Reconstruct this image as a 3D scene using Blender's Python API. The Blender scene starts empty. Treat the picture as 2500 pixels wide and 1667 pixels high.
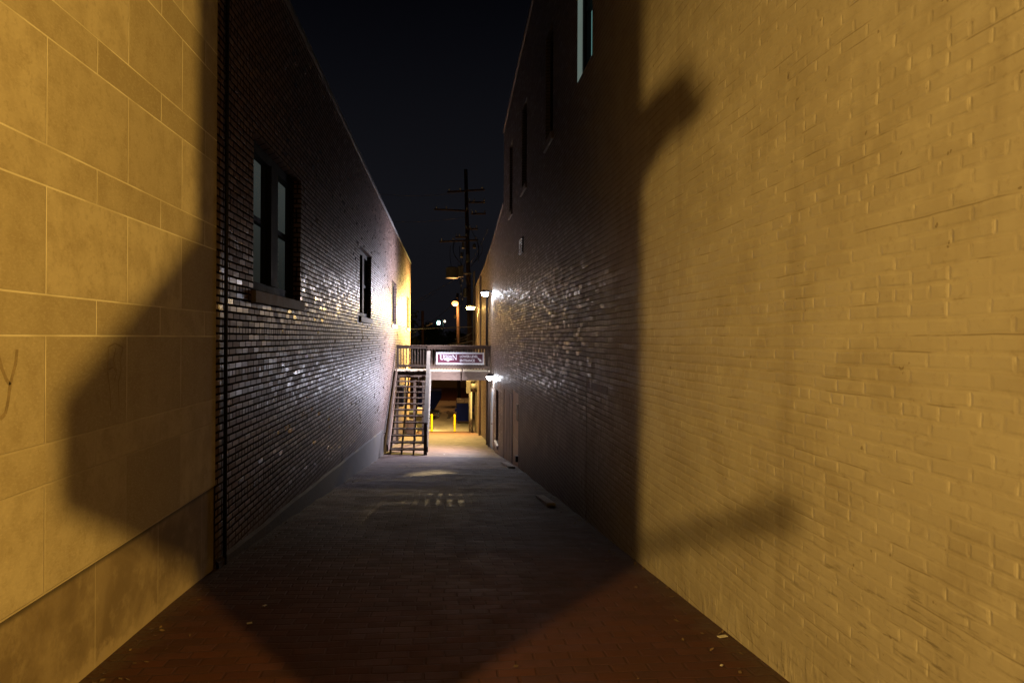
import bpy, bmesh, math, random
from mathutils import Vector, Matrix
random.seed(7)
R = math.radians
S = bpy.context.scene
COL = S.collection

# ------------------------------------------------------------------ camera, sky, exposure
H = 1.6                      # camera height above the street at the alley mouth
FPX = 1667.0                 # 24 mm lens on a 2500 px wide frame
VX, VY = 1089.0, 824.0       # where the alley runs to in the photograph
ROLL = R(0.3)
cam_data = bpy.data.cameras.new('camera')
cam = bpy.data.objects.new('camera', cam_data); COL.objects.link(cam)
cam.location = (0, 0, H); cam.rotation_euler = (R(90), -ROLL, 0)
cam_data.lens = 24.0; cam_data.sensor_width = 36.0
cam_data.shift_x = (1250 - VX) / 2500.0
cam_data.shift_y = -(833.5 - VY) / 2500.0
cam_data.clip_start = 0.05; cam_data.clip_end = 2000
S.camera = cam

W = bpy.data.worlds.new('World'); S.world = W; W.use_nodes = True
wn = W.node_tree; wn.nodes.clear()
w_out = wn.nodes.new('ShaderNodeOutputWorld'); w_bg = wn.nodes.new('ShaderNodeBackground')
w_tc = wn.nodes.new('ShaderNodeTexCoord'); w_sep = wn.nodes.new('ShaderNodeSeparateXYZ'); w_r = wn.nodes.new('ShaderNodeValToRGB')
wn.links.new(w_tc.outputs['Generated'], w_sep.inputs[0]); wn.links.new(w_sep.outputs['Z'], w_r.inputs[0])
wn.links.new(w_r.outputs[0], w_bg.inputs[0]); wn.links.new(w_bg.outputs[0], w_out.inputs[0])
w_r.color_ramp.elements[0].position = 0.0; w_r.color_ramp.elements[0].color = (0.0062, 0.0058, 0.0075, 1)
w_r.color_ramp.elements[1].position = 0.45; w_r.color_ramp.elements[1].color = (0.0013, 0.0014, 0.0024, 1)
e = w_r.color_ramp.elements.new(0.18); e.color = (0.0064, 0.0066, 0.0088, 1)
w_bg.inputs[1].default_value = 1.0

S.view_settings.view_transform = 'Standard'; S.view_settings.look = 'None'
S.view_settings.exposure = 0.0; S.view_settings.gamma = 1.0
S.render.engine = 'CYCLES'
S.cycles.use_denoising = True
S.cycles.max_bounces = 8; S.cycles.diffuse_bounces = 3; S.cycles.glossy_bounces = 4
S.cycles.sample_clamp_indirect = 4.0
S.cycles.use_light_tree = True

def add_light(name, loc, power, color, radius, parent=None, spot=None):
    l = bpy.data.lights.new(name, 'SPOT' if spot else 'POINT')
    l.energy = power; l.color = color; l.shadow_soft_size = radius
    o = bpy.data.objects.new(name, l); COL.objects.link(o); o.location = loc
    if spot:
        l.spot_size = spot[1]; l.spot_blend = spot[2]
        o.rotation_euler = Vector(spot[0]).to_track_quat('-Z', 'Y').to_euler()
    if parent:
        bpy.context.view_layer.update()
        o.parent = parent; o.matrix_parent_inverse = Matrix.Translation(parent.location).inverted()
    return o

SODIUM = (1.0, 0.585, 0.112)
YELLOW = (1.0, 0.70, 0.22)
WHITE = (0.82, 0.81, 1.0)
ORANGE = (1.0, 0.46, 0.14)
P_ADDED_BEAM = 36000.0
P_STREET_L, P_STREET_R = 4700.0, 4400.0
P_WHITE_UP, P_WHITE_LOW, P_YELLOW, P_ORANGE = 4400.0, 3700.0, 27000.0, 900.0

# ------------------------------------------------------------------ helpers
def U(px, py, Y):
    """photograph pixel -> world point on the plane at depth Y"""
    dx, dy = px - VX, py - VY
    x = dx * math.cos(ROLL) + dy * math.sin(ROLL); y = -dx * math.sin(ROLL) + dy * math.cos(ROLL)
    return Vector((x * Y / FPX, Y, H - y * Y / FPX))

class MB:
    def __init__(s): s.v = []; s.f = []; s.m = []
    def face(s, pts, mi=0):
        b = len(s.v); s.v += [tuple(p) for p in pts]; s.f.append(tuple(range(b, b + len(pts)))); s.m.append(mi)
    def box(s, x0, x1, y0, y1, z0, z1, mi=0):
        b = len(s.v)
        s.v += [(x, y, z) for z in (z0, z1) for (x, y) in ((x0, y0), (x1, y0), (x1, y1), (x0, y1))]
        for q in ((3, 2, 1, 0), (4, 5, 6, 7), (0, 1, 5, 4), (1, 2, 6, 5), (2, 3, 7, 6), (3, 0, 4, 7)):
            s.f.append(tuple(b + i for i in q)); s.m.append(mi)
        return s
    def bar(s, p, q, w, h, up=(0, 0, 1), mi=0):
        """box from p to q, w across and h along up"""
        p, q = Vector(p), Vector(q); d = (q - p).normalized(); up = Vector(up)
        r = d.cross(up)
        if r.length < 1e-4: r = d.cross(Vector((0, 1, 0)))
        r.normalize(); u = r.cross(d).normalized()
        b = len(s.v)
        for c in (p, q):
            for (a, e_) in ((-1, -1), (1, -1), (1, 1), (-1, 1)):
                s.v.append(tuple(c + r * a * w / 2 + u * e_ * h / 2))
        for k in ((0, 1, 2, 3), (7, 6, 5, 4), (0, 4, 5, 1), (1, 5, 6, 2), (2, 6, 7, 3), (3, 7, 4, 0)):
            s.f.append(tuple(b + i for i in k)); s.m.append(mi)
        return s
    def tube(s, pts, rad, n=8, mi=0):
        pts = [Vector(p) for p in pts]; rads = rad if isinstance(rad, (list, tuple)) else [rad] * len(pts)
        rings = []; ref = None
        for i, p in enumerate(pts):
            d = (pts[min(i + 1, len(pts) - 1)] - pts[max(i - 1, 0)]).normalized()
            if ref is None:
                ref = d.cross(Vector((0, 0, 1)))
                if ref.length < 1e-3: ref = Vector((1, 0, 0))
            a = (ref - d * ref.dot(d)).normalized(); ref = a; c = d.cross(a)
            b = len(s.v)
            for k in range(n):
                t = 2 * math.pi * k / n
                s.v.append(tuple(p + (a * math.cos(t) + c * math.sin(t)) * rads[i]))
            rings.append(b)
        for i in range(len(rings) - 1):
            for k in range(n):
                s.f.append((rings[i] + k, rings[i] + (k + 1) % n, rings[i + 1] + (k + 1) % n, rings[i + 1] + k)); s.m.append(mi)
        s.f.append(tuple(rings[0] + k for k in reversed(range(n)))); s.m.append(mi)
        s.f.append(tuple(rings[-1] + k for k in range(n))); s.m.append(mi)
        return s
    def prism(s, poly, axis, a, b_, mi=0):
        """poly of 2D points, extruded along axis 'x','y','z' from a to b_"""
        def P(u, v, t): return {'x': (t, u, v), 'y': (u, t, v), 'z': (u, v, t)}[axis]
        n = len(poly); b = len(s.v)
        s.v += [P(u, v, a) for u, v in poly] + [P(u, v, b_) for u, v in poly]
        s.f.append(tuple(b + i for i in range(n))); s.m.append(mi)
        s.f.append(tuple(b + n + i for i in reversed(range(n)))); s.m.append(mi)
        for i in range(n):
            j = (i + 1) % n
            s.f.append((b + j, b + i, b + n + i, b + n + j)); s.m.append(mi)
        return s
    def build(s, name, mat, parent=None, smooth=False, recalc=True):
        me = bpy.data.meshes.new(name); me.from_pydata(s.v, [], s.f)
        mats = mat if isinstance(mat, (list, tuple)) else [mat]
        for m in mats: me.materials.append(m)
        for p, mi in zip(me.polygons, s.m): p.material_index = mi; p.use_smooth = smooth
        if recalc:
            bm = bmesh.new(); bm.from_mesh(me); bmesh.ops.recalc_face_normals(bm, faces=bm.faces); bm.to_mesh(me); bm.free()
        me.update()
        o = bpy.data.objects.new(name, me); COL.objects.link(o)
        if parent: par(o, parent)
        return o

def par(o, parent):
    o.parent = parent
    o.matrix_parent_inverse = Matrix.Translation(-root_loc(parent)) if parent.parent is None else Matrix.Identity(4)
def root_loc(o):
    while o.parent: o = o.parent
    return Vector(o.location)
def tag(o, label=None, cat=None, group=None, kind=None):
    if label: o['label'] = label
    if cat: o['category'] = cat
    if group: o['group'] = group
    if kind: o['kind'] = kind
    return o
def empty(name, loc, label, cat, group=None):
    o = bpy.data.objects.new(name, None); COL.objects.link(o); o.location = loc; o.empty_display_size = 0.1
    return tag(o, label, cat, group)

# ------------------------------------------------------------------ material helpers
class NT:
    def __init__(s, name):
        s.mat = bpy.data.materials.new(name); s.mat.use_nodes = True
        s.t = s.mat.node_tree; s.t.nodes.clear()
        s.out = s.t.nodes.new('ShaderNodeOutputMaterial')
        s.b = s.t.nodes.new('ShaderNodeBsdfPrincipled'); s.t.links.new(s.b.outputs[0], s.out.inputs[0])
    def n(s, typ, **kw):
        x = s.t.nodes.new(typ)
        for k, v in kw.items(): setattr(x, k, v)
        return x
    def link(s, a, b): s.t.links.new(a, b)
    def put(s, sock, v):
        if v is None: return
        if isinstance(v, (int, float)): sock.default_value = v
        elif isinstance(v, (tuple, list)):
            sock.default_value = tuple(v) if len(v) == len(sock.default_value) else tuple(v) + (1.0,)
        else: s.link(v, sock)
    def m(s, op, a, b=None, c=None, clamp=False):
        x = s.n('ShaderNodeMath', operation=op); x.use_clamp = clamp
        for i, v in enumerate((a, b, c)): s.put(x.inputs[i], v)
        return x.outputs[0]
    def vm(s, op, a, b=None, scale=None):
        x = s.n('ShaderNodeVectorMath', operation=op)
        s.put(x.inputs[0], a); s.put(x.inputs[1], b)
        if scale is not None: s.put(x.inputs['Scale'], scale)
        return x.outputs[1] if op in ('LENGTH', 'DOT_PRODUCT') else x.outputs[0]
    def mix(s, f, a, b, mode='MIX'):
        x = s.n('ShaderNodeMix', data_type='RGBA', blend_type=mode); x.clamp_factor = True
        s.put(x.inputs[0], f); s.put(x.inputs[6], a); s.put(x.inputs[7], b)
        return x.outputs[2]
    def noise(s, vec, scale, detail=3.0, rough=0.55, dist=0.0):
        x = s.n('ShaderNodeTexNoise'); s.put(x.inputs['Vector'], vec)
        x.inputs['Scale'].default_value = scale; x.inputs['Detail'].default_value = detail
        x.inputs['Roughness'].default_value = rough; x.inputs['Distortion'].default_value = dist
        return x.outputs[0]
    def ss(s, v, a, b, lo=0.0, hi=1.0):
        x = s.n('ShaderNodeMapRange', interpolation_type='SMOOTHSTEP')
        s.put(x.inputs[0], v); s.put(x.inputs[1], a); s.put(x.inputs[2], b); s.put(x.inputs[3], lo); s.put(x.inputs[4], hi)
        return x.outputs[0]
    def ramp(s, f, stops):
        x = s.n('ShaderNodeValToRGB'); s.put(x.inputs[0], f); cr = x.color_ramp
        while len(cr.elements) < len(stops): cr.elements.new(0.5)
        for e_, (p, c) in zip(cr.elements, stops): e_.position = p; e_.color = tuple(c) + (1.0,)
        return x.outputs[0]
    def obj(s): return s.n('ShaderNodeTexCoord').outputs['Object']
    def xyz(s, v):
        x = s.n('ShaderNodeSeparateXYZ'); s.link(v, x.inputs[0]); return x.outputs
    def comb(s, a, b, c=0.0):
        x = s.n('ShaderNodeCombineXYZ'); s.put(x.inputs[0], a); s.put(x.inputs[1], b); s.put(x.inputs[2], c); return x.outputs[0]
    def white(s, v):
        x = s.n('ShaderNodeTexWhiteNoise', noise_dimensions='2D'); s.link(v, x.inputs['Vector']); return x.outputs['Color']
    def bump(s, h, dist, strength=1.0, normal=None):
        x = s.n('ShaderNodeBump'); s.put(x.inputs['Height'], h); s.put(x.inputs['Distance'], dist); s.put(x.inputs['Strength'], strength)
        if normal is not None: s.link(normal, x.inputs['Normal'])
        return x.outputs[0]
    def set(s, color=None, rough=None, normal=None, metal=None, spec=None, coat=None, emit=None, estr=None):
        for k, v in (('Base Color', color), ('Roughness', rough), ('Normal', normal), ('Metallic', metal),
                     ('Specular IOR Level', spec), ('Coat Weight', coat), ('Emission Color', emit), ('Emission Strength', estr)):
            if v is not None: s.put(s.b.inputs[k], v)
        return s.mat

def bricks(k, u, v, L, C, mortar, every=6, soft=0.006):
    """running bond with a header course every few rows; returns raised mask and three randoms per brick"""
    row = k.m('FLOOR', k.m('DIVIDE', v, C)); fv = k.m('FRACT', k.m('DIVIDE', v, C))
    if every:
        hd = k.m('LESS_THAN', k.m('FLOORED_MODULO', row, float(every)), 0.5)
        Lr = k.m('SUBTRACT', L, k.m('MULTIPLY', hd, L * 0.5))
    else: Lr = L
    off = k.m('MULTIPLY', k.m('FLOORED_MODULO', row, 2.0), 0.5)
    jit = k.m('MULTIPLY', k.m('SINE', k.m('MULTIPLY', row, 12.9898)), 0.06)
    uu = k.m('ADD', k.m('ADD', k.m('DIVIDE', u, Lr), off), jit)
    col = k.m('FLOOR', uu); fu = k.m('FRACT', uu)
    du = k.m('MULTIPLY', k.m('MINIMUM', fu, k.m('SUBTRACT', 1.0, fu)), Lr)
    dv = k.m('MULTIPLY', k.m('MINIMUM', fv, k.m('SUBTRACT', 1.0, fv)), C)
    d = k.m('MINIMUM', du, dv)
    face = k.ss(d, mortar / 2, mortar / 2 + soft)
    rnd = k.white(k.comb(col, row))
    return face, rnd, (du, dv)

def simple(name, color, rough=0.7, var=0.25, scale=6.0, bump=0.002, metal=0.0, spec=0.4):
    k = NT(name); p = k.obj()
    n1 = k.noise(p, scale, 5.0, 0.6); n2 = k.noise(p, scale * 7, 3.0)
    f = k.m('ADD', k.m('MULTIPLY', n1, 0.7), k.m('MULTIPLY', n2, 0.3))
    dark = tuple(c * (1 - var) for c in color); lite = tuple(min(1, c * (1 + var)) for c in color)
    c = k.ramp(f, [(0.3, dark), (0.7, lite)])
    return k.set(c, k.ss(n1, 0.2, 0.8, rough - 0.08, min(1, rough + 0.08)), k.bump(n2, bump), metal, spec)

def emitter(name, color, strength):
    k = NT(name); return k.set((0.8, 0.8, 0.8), 0.5, emit=color, estr=strength)

# ---- left: glazed brown brick
def m_left_brick():
    k = NT('glazed_brown_brick'); p = k.obj(); x, y, z = k.xyz(p)
    wob = k.m('MULTIPLY', k.m('SUBTRACT', k.noise(p, 2.2, 2), 0.5), 0.012)
    face, rnd, _ = bricks(k, k.m('ADD', x, y), k.m('ADD', z, wob), 0.2032, 0.0677, 0.0165, 6, 0.004)
    r = k.n('ShaderNodeSeparateColor'); k.link(rnd, r.inputs[0]); r1, r2, r3 = r.outputs
    bc = k.ramp(r1, [(0.0, (0.12, 0.070, 0.056)), (0.3, (0.165, 0.098, 0.078)), (0.65, (0.20, 0.128, 0.104)), (0.9, (0.235, 0.158, 0.132)), (1.0, (0.13, 0.07, 0.06))])
    n1 = k.noise(p, 1.1, 4, 0.6); n2 = k.noise(p, 45, 3)
    bc = k.mix(k.ss(n1, 0.5, 0.75, 0.0, 0.45), bc, (0.075, 0.052, 0.045))
    bc = k.mix(k.m('MULTIPLY', n2, 0.35), bc, (0.10, 0.08, 0.07))
    # parging over the low courses
    low = k.ss(k.m('ADD', k.m('ADD', z, k.m('MULTIPLY', y, 0.055)), k.m('MULTIPLY', k.m('SUBTRACT', k.noise(p, 1.6, 4), 0.5), 0.6)), H - 1.66, H - 1.40, 1.0, 0.0)
    mort = k.mix(n2, (0.022, 0.016, 0.013), (0.012, 0.009, 0.008))
    c = k.mix(face, mort, bc)
    c = k.mix(k.m('MULTIPLY', low, 0.7), c, k.mix(n1, (0.17, 0.125, 0.105), (0.10, 0.075, 0.065)))
    strk = k.noise(k.comb(k.m('MULTIPLY', y, 3.0), k.m('MULTIPLY', z, 0.18)), 1.0, 3)
    c = k.mix(k.ss(strk, 0.60, 0.72, 0.0, 0.5), c, (0.03, 0.026, 0.024))
    # one dark vertical streak low on the wall
    ds = k.m('ABSOLUTE', k.m('SUBTRACT', k.m('ADD', y, k.m('MULTIPLY', k.noise(p, 3, 3), 0.25)), 13.55))
    c = k.mix(k.m('MULTIPLY', k.ss(ds, 0.05, 0.22, 0.75, 0.0), k.ss(z, H - 0.9, H - 0.7, 1.0, 0.0)), c, (0.03, 0.025, 0.025))
    face2 = k.m('MULTIPLY', face, k.m('SUBTRACT', 1.0, k.m('MULTIPLY', low, 0.6)))
    h = k.m('ADD', k.m('MULTIPLY', face2, 1.0), k.m('MULTIPLY', n2, 0.12))
    h = k.m('ADD', h, k.m('MULTIPLY', face2, k.m('MULTIPLY', r2, 0.35)))
    nb = k.bump(h, 0.006)
    tilt = k.vm('SCALE', k.vm('MULTIPLY', k.vm('SUBTRACT', rnd, (0.5, 0.5, 0.5)), (0.0, 1.0, 0.75)), scale=k.m('MULTIPLY', face2, 0.10))
    nn = k.vm('NORMALIZE', k.vm('ADD', nb, tilt))
    ro = k.m('SUBTRACT', k.m('ADD', k.ss(r3, 0.0, 1.0, 0.33, 0.54), k.m('MULTIPLY', n2, 0.08)), k.ss(r2, 0.88, 0.96, 0.0, 0.2))
    ro = k.mix(face2, (0.8, 0.8, 0.8), k.comb(ro, ro, ro))
    return k.set(c, ro, nn, spec=k.m('MULTIPLY', face2, 0.38))

# ---- right: brick painted over many times
def m_paint_brick(name, rough, tint=(1, 1, 1), seed=0.0, patchy=True):
    k = NT(name); p = k.obj(); x, y, z = k.xyz(p)
    q = k.vm('ADD', p, (seed, seed * 2, seed))
    wob = k.m('MULTIPLY', k.m('SUBTRACT', k.noise(q, 1.7, 3), 0.5), 0.030)
    wob2 = k.m('MULTIPLY', k.m('SUBTRACT', k.noise(q, 2.6, 3), 0.5), 0.05)
    face, rnd, (du, dv) = bricks(k, k.m('ADD', k.m('ADD', x, y), wob2), k.m('ADD', z, wob), 0.192, 0.0622, 0.007, 7, 0.012)
    r = k.n('ShaderNodeSeparateColor'); k.link(rnd, r.inputs[0]); r1, r2, r3 = r.outputs
    n0 = k.noise(q, 0.55, 4, 0.6); n1 = k.noise(q, 2.4, 5, 0.62); n2 = k.noise(q, 30, 4, 0.6); n3 = k.noise(q, 9, 4)
    def T(c): return tuple(a * b for a, b in zip(c, tint))
    base = k.mix(k.ss(n0, 0.35, 0.65), T((0.325, 0.285, 0.235)), T((0.375, 0.335, 0.285)))
    base = k.mix(k.ss(n1, 0.42, 0.68, 0.0, 0.65), base, T((0.275, 0.235, 0.185)))
    base = k.mix(k.ss(n3, 0.50, 0.70, 0.0, 0.45), base, T((0.42, 0.375, 0.31)))
    base = k.mix(k.ss(n2, 0.56, 0.70, 0.0, 0.35), base, T((0.23, 0.19, 0.15)))
    base = k.mix(k.m('MULTIPLY', r1, 0.20), base, T((0.27, 0.225, 0.185)))
    # rubbed paint on some vertical joints, open dark bed joints
    vj = k.m('MULTIPLY', k.ss(du, 0.002, 0.006, 1.0, 0.0), k.ss(dv, 0.004, 0.012))
    base = k.mix(k.m('MULTIPLY', vj, k.ss(n3, 0.48, 0.62, 0.0, 0.7)), base, T((0.56, 0.51, 0.43)))
    bj = k.m('MULTIPLY', k.ss(dv, 0.0015, 0.004, 1.0, 0.0), k.ss(k.noise(k.comb(k.m('MULTIPLY', y, 2.2), k.m('MULTIPLY', z, 9.0)), 1.0, 4), 0.54, 0.62))
    base = k.mix(k.m('MULTIPLY', bj, 0.45), base, (0.10, 0.075, 0.05))
    # shade down the alley painted in: bed joints darker past the lit stretch
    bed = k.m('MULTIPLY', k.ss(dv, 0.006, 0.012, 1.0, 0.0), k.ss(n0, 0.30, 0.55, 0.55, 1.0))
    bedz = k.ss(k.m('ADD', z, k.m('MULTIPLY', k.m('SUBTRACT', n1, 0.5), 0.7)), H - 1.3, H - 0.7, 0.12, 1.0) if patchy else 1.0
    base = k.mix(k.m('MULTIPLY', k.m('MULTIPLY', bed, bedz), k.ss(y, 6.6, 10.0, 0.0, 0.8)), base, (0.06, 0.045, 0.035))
    if patchy:
        # broad rectangles of newer paint low on the wall, and grime where the wall meets the slope
        pr = k.white(k.comb(k.m('FLOOR', k.m('DIVIDE', k.m('ADD', y, k.m('MULTIPLY', n1, 0.10)), 0.62)), k.m('FLOOR', k.m('DIVIDE', k.m('ADD', z, k.m('MULTIPLY', n1, 0.08)), 0.46))))
        sp = k.n('ShaderNodeSeparateColor'); k.link(pr, sp.inputs[0])
        lowp = k.m('MULTIPLY', k.ss(z, H - 1.5, H - 0.75, 1.0, 0.0), k.ss(y, 6.5, 9.0))
        base = k.mix(k.m('MULTIPLY', lowp, k.m('MULTIPLY', sp.outputs[0], 0.75)), base, T((0.17, 0.135, 0.115)))
        gh = k.m('ADD', k.m('ADD', z, k.m('MULTIPLY', y, 0.105)), k.m('MULTIPLY', k.m('SUBTRACT', n1, 0.5), 1.2))
        base = k.mix(k.m('MULTIPLY', k.ss(gh, H - 1.25, H - 0.55, 0.85, 0.0), k.ss(y, 5.5, 9.5)), base, (0.07, 0.06, 0.055))
        st = k.noise(k.comb(k.m('MULTIPLY', y, 2.4), k.m('MULTIPLY', z, 0.22)), 1.0, 4)
        base = k.mix(k.ss(st, 0.56, 0.74, 0.0, 0.40), base, T((0.18, 0.145, 0.115)))
    base = k.mix(k.ss(k.m('ADD', y, k.m('MULTIPLY', n1, 1.5)), 6.6, 12.0, 0.0, 0.62), base, T((0.085, 0.068, 0.06)))  # shade of the unlit stretch mixed into the wall colour
    # chips and drips near the pavement
    ch = k.m('MULTIPLY', k.ss(k.noise(q, 14, 3), 0.69, 0.73), k.ss(k.m('ADD', z, k.m('MULTIPLY', y, 0.105)), H - 1.5, H - 0.7, 1.0, 0.0))
    base = k.mix(k.m('MULTIPLY', ch, 0.8), base, (0.11, 0.085, 0.06))
    scr = k.m('MULTIPLY', k.ss(k.noise(k.comb(k.m('MULTIPLY', y, 6.0), k.m('MULTIPLY', z, 38.0)), 1.0, 4, 0.65), 0.56, 0.68), k.m('MULTIPLY', k.ss(z, H - 1.15, H - 0.55, 1.0, 0.0), k.ss(y, 2.7, 4.6, 1.0, 0.0)))
    base = k.mix(k.m('MULTIPLY', scr, 0.6), base, (0.105, 0.085, 0.06))
    sk = k.ss(k.noise(q, 17, 2), 0.725, 0.75)
    base = k.mix(k.m('MULTIPLY', sk, 0.6), base, (0.12, 0.085, 0.055))
    lump = k.ss(k.m('ADD', z, k.m('MULTIPLY', y, 0.105)), H - 1.45, H - 0.9, 1.0, 0.0)
    if patchy:
        render_ = k.m('MULTIPLY', k.ss(k.m('ADD', z, k.m('MULTIPLY', k.m('SUBTRACT', n1, 0.5), 0.7)), H - 1.25, H - 0.75, 1.0, 0.0), k.ss(y, 6.5, 8.5))
        lump = k.m('MAXIMUM', lump, render_)
    fb = k.m('MULTIPLY', k.m('SUBTRACT', 1.0, k.m('MULTIPLY', k.m('SUBTRACT', 1.0, face), k.ss(k.m('ADD', k.m('MULTIPLY', n1, 0.5), k.m('MULTIPLY', n3, 0.5)), 0.40, 0.60, 0.25, 1.0))), k.m('SUBTRACT', 1.0, k.m('MULTIPLY', lump, 0.75)))
    h = k.m('ADD', k.m('MULTIPLY', fb, 0.6), k.m('ADD', k.m('MULTIPLY', n2, 0.34), k.m('MULTIPLY', n3, 0.35)))
    h = k.m('ADD', h, k.m('MULTIPLY', k.m('MULTIPLY', r2, fb), 0.35))
    h = k.m('ADD', h, k.m('MULTIPLY', lump, k.m('MULTIPLY', k.ss(k.noise(k.vm('MULTIPLY', q, (7, 9, 4)), 1.0, 3), 0.5, 0.72), 2.2)))
    nb = k.bump(h, 0.0030)
    tilt = k.vm('SCALE', k.vm('MULTIPLY', k.vm('SUBTRACT', rnd, (0.5, 0.5, 0.5)), (0.0, 1.0, 0.8)), scale=k.m('MULTIPLY', fb, k.ss(y, 6.0, 9.0, 0.05, 0.12)))
    nn = k.vm('NORMALIZE', k.vm('ADD', nb, tilt))
    ro = k.m('ADD', k.ss(y, 6.0, 9.0, rough, 0.55), k.m('MULTIPLY', k.m('SUBTRACT', n1, 0.5), 0.22))
    sp2 = k.m('MULTIPLY', k.ss(y, 6.0, 9.0, 0.35, 0.30), k.ss(dv, 0.003, 0.008, 0.0, 1.0))
    ro = k.m('SUBTRACT', ro, k.m('MULTIPLY', k.ss(r3, 0.66, 0.96, 0.0, 0.22), k.m('MULTIPLY', k.ss(y, 6.0, 9.0), k.m('SUBTRACT', 1.0, lump))))
    return k.set(base, ro, nn, spec=sp2)

# ---- limestone ashlar: tall and narrow courses, pale joints
STZ0 = H - 1.313
def m_stone():
    k = NT('buff_limestone_ashlar'); p = k.obj(); x, y, z = k.xyz(p)
    u = k.m('ADD', k.m('ADD', y, k.m('MULTIPLY', x, 1.0)), 2.03)
    PER, NAR = 0.757, 0.207
    t = k.m('DIVIDE', k.m('SUBTRACT', z, H), PER); per = k.m('FLOOR', t); fz = k.m('MULTIPLY', k.m('FRACT', t), PER)
    narrow = k.m('LESS_THAN', fz, NAR)
    BL = 0.885
    ub = k.m('DIVIDE', k.m('SUBTRACT', u, k.m('ADD', 3.46, k.m('MULTIPLY', narrow, 0.50))), BL)
    colu = k.m('FLOOR', ub); fu = k.m('MULTIPLY', k.m('FRACT', ub), BL)
    du = k.m('MINIMUM', fu, k.m('SUBTRACT', BL, fu))
    d1 = k.m('MINIMUM', fz, k.m('ABSOLUTE', k.m('SUBTRACT', fz, NAR))); dz = k.m('MINIMUM', d1, k.m('SUBTRACT', PER, fz))
    ed = k.noise(p, 60, 2)
    d = k.m('ADD', k.m('MINIMUM', du, dz), k.m('MULTIPLY', k.m('SUBTRACT', ed, 0.5), 0.002))
    joint = k.ss(d, 0.0030, 0.0072, 1.0, 0.0)
    rnd = k.white(k.comb(colu, k.m('ADD', k.m('MULTIPLY', per, 2.0), narrow)))
    r = k.n('ShaderNodeSeparateColor'); k.link(rnd, r.inputs[0])
    n0 = k.noise(p, 0.9, 4); n1 = k.noise(p, 5, 5, 0.6)
    n2 = k.noise(k.vm('MULTIPLY', k.vm('ADD', p, k.vm('SCALE', rnd, scale=7.0)), (40, 40, 90)), 1.0, 4, 0.65, 0.4)
    c = k.mix(r.outputs[0], (0.40, 0.335, 0.24), (0.60, 0.525, 0.41))
    c = k.mix(k.ss(n1, 0.38, 0.66, 0.0, 0.6), c, (0.38, 0.31, 0.215))
    n4 = k.noise(k.vm('ADD', p, k.vm('SCALE', rnd, scale=9.0)), 22, 4, 0.7)
    c = k.mix(k.ss(n4, 0.5, 0.7, 0.0, 0.4), c, (0.34, 0.27, 0.18))
    c = k.mix(k.ss(n2, 0.45, 0.75, 0.0, 0.4), c, (0.66, 0.58, 0.46))
    c = k.mix(k.ss(n0, 0.5, 0.75, 0.0, 0.35), c, (0.38, 0.315, 0.23))
    jc = k.mix(k.ss(k.noise(p, 2.0, 3), 0.4, 0.6), (0.86, 0.80, 0.68), (0.66, 0.59, 0.47))
    jc = k.mix(k.ss(z, H - 0.1, H - 0.75, 0.0, 0.75), jc, (0.40, 0.33, 0.24))
    c = k.mix(k.m('MULTIPLY', joint, 0.95), c, jc)
    h = k.m('ADD', k.m('MULTIPLY', joint, -0.5), k.m('ADD', k.m('MULTIPLY', n2, 0.25), k.m('MULTIPLY', n1, 0.3)))
    return k.set(c, 0.82, k.bump(h, 0.004), spec=0.25)

def m_plinth():
    k = NT('stained_granite_plinth'); p = k.obj(); x, y, z = k.xyz(p)
    ub = k.m('DIVIDE', k.m('SUBTRACT', y, 3.99), 0.87); fu = k.m('MULTIPLY', k.m('FRACT', ub), 0.87)
    du = k.m('MINIMUM', fu, k.m('SUBTRACT', 0.87, fu))
    joint = k.ss(du, 0.002, 0.006, 1.0, 0.0)
    n0 = k.noise(p, 1.8, 5, 0.6, 0.6); n1 = k.noise(p, 6, 5, 0.65); n2 = k.noise(p, 60, 3)
    c = k.mix(k.ss(n0, 0.35, 0.65), (0.20, 0.15, 0.10), (0.31, 0.245, 0.17))
    c = k.mix(k.ss(n1, 0.5, 0.72, 0.0, 0.5), c, (0.40, 0.33, 0.24))
    low = k.ss(k.m('ADD', k.m('ADD', z, k.m('MULTIPLY', y, 0.042)), k.m('MULTIPLY', k.m('SUBTRACT', n1, 0.5), 0.45)), H - 1.76, H - 1.66, 0.8, 0.0)
    c = k.mix(low, c, (0.42, 0.34, 0.25))
    c = k.mix(k.m('MULTIPLY', joint, 0.6), c, (0.50, 0.43, 0.33))
    c = k.mix(k.ss(z, H - 1.36, H - 1.325, 0.0, 0.75), c, (0.05, 0.04, 0.03))  # shade under the wall's overhang, painted as a dark band
    return k.set(c, 0.75, k.bump(k.m('ADD', n1, k.m('MULTIPLY', n2, 0.5)), 0.004), spec=0.3)

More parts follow.
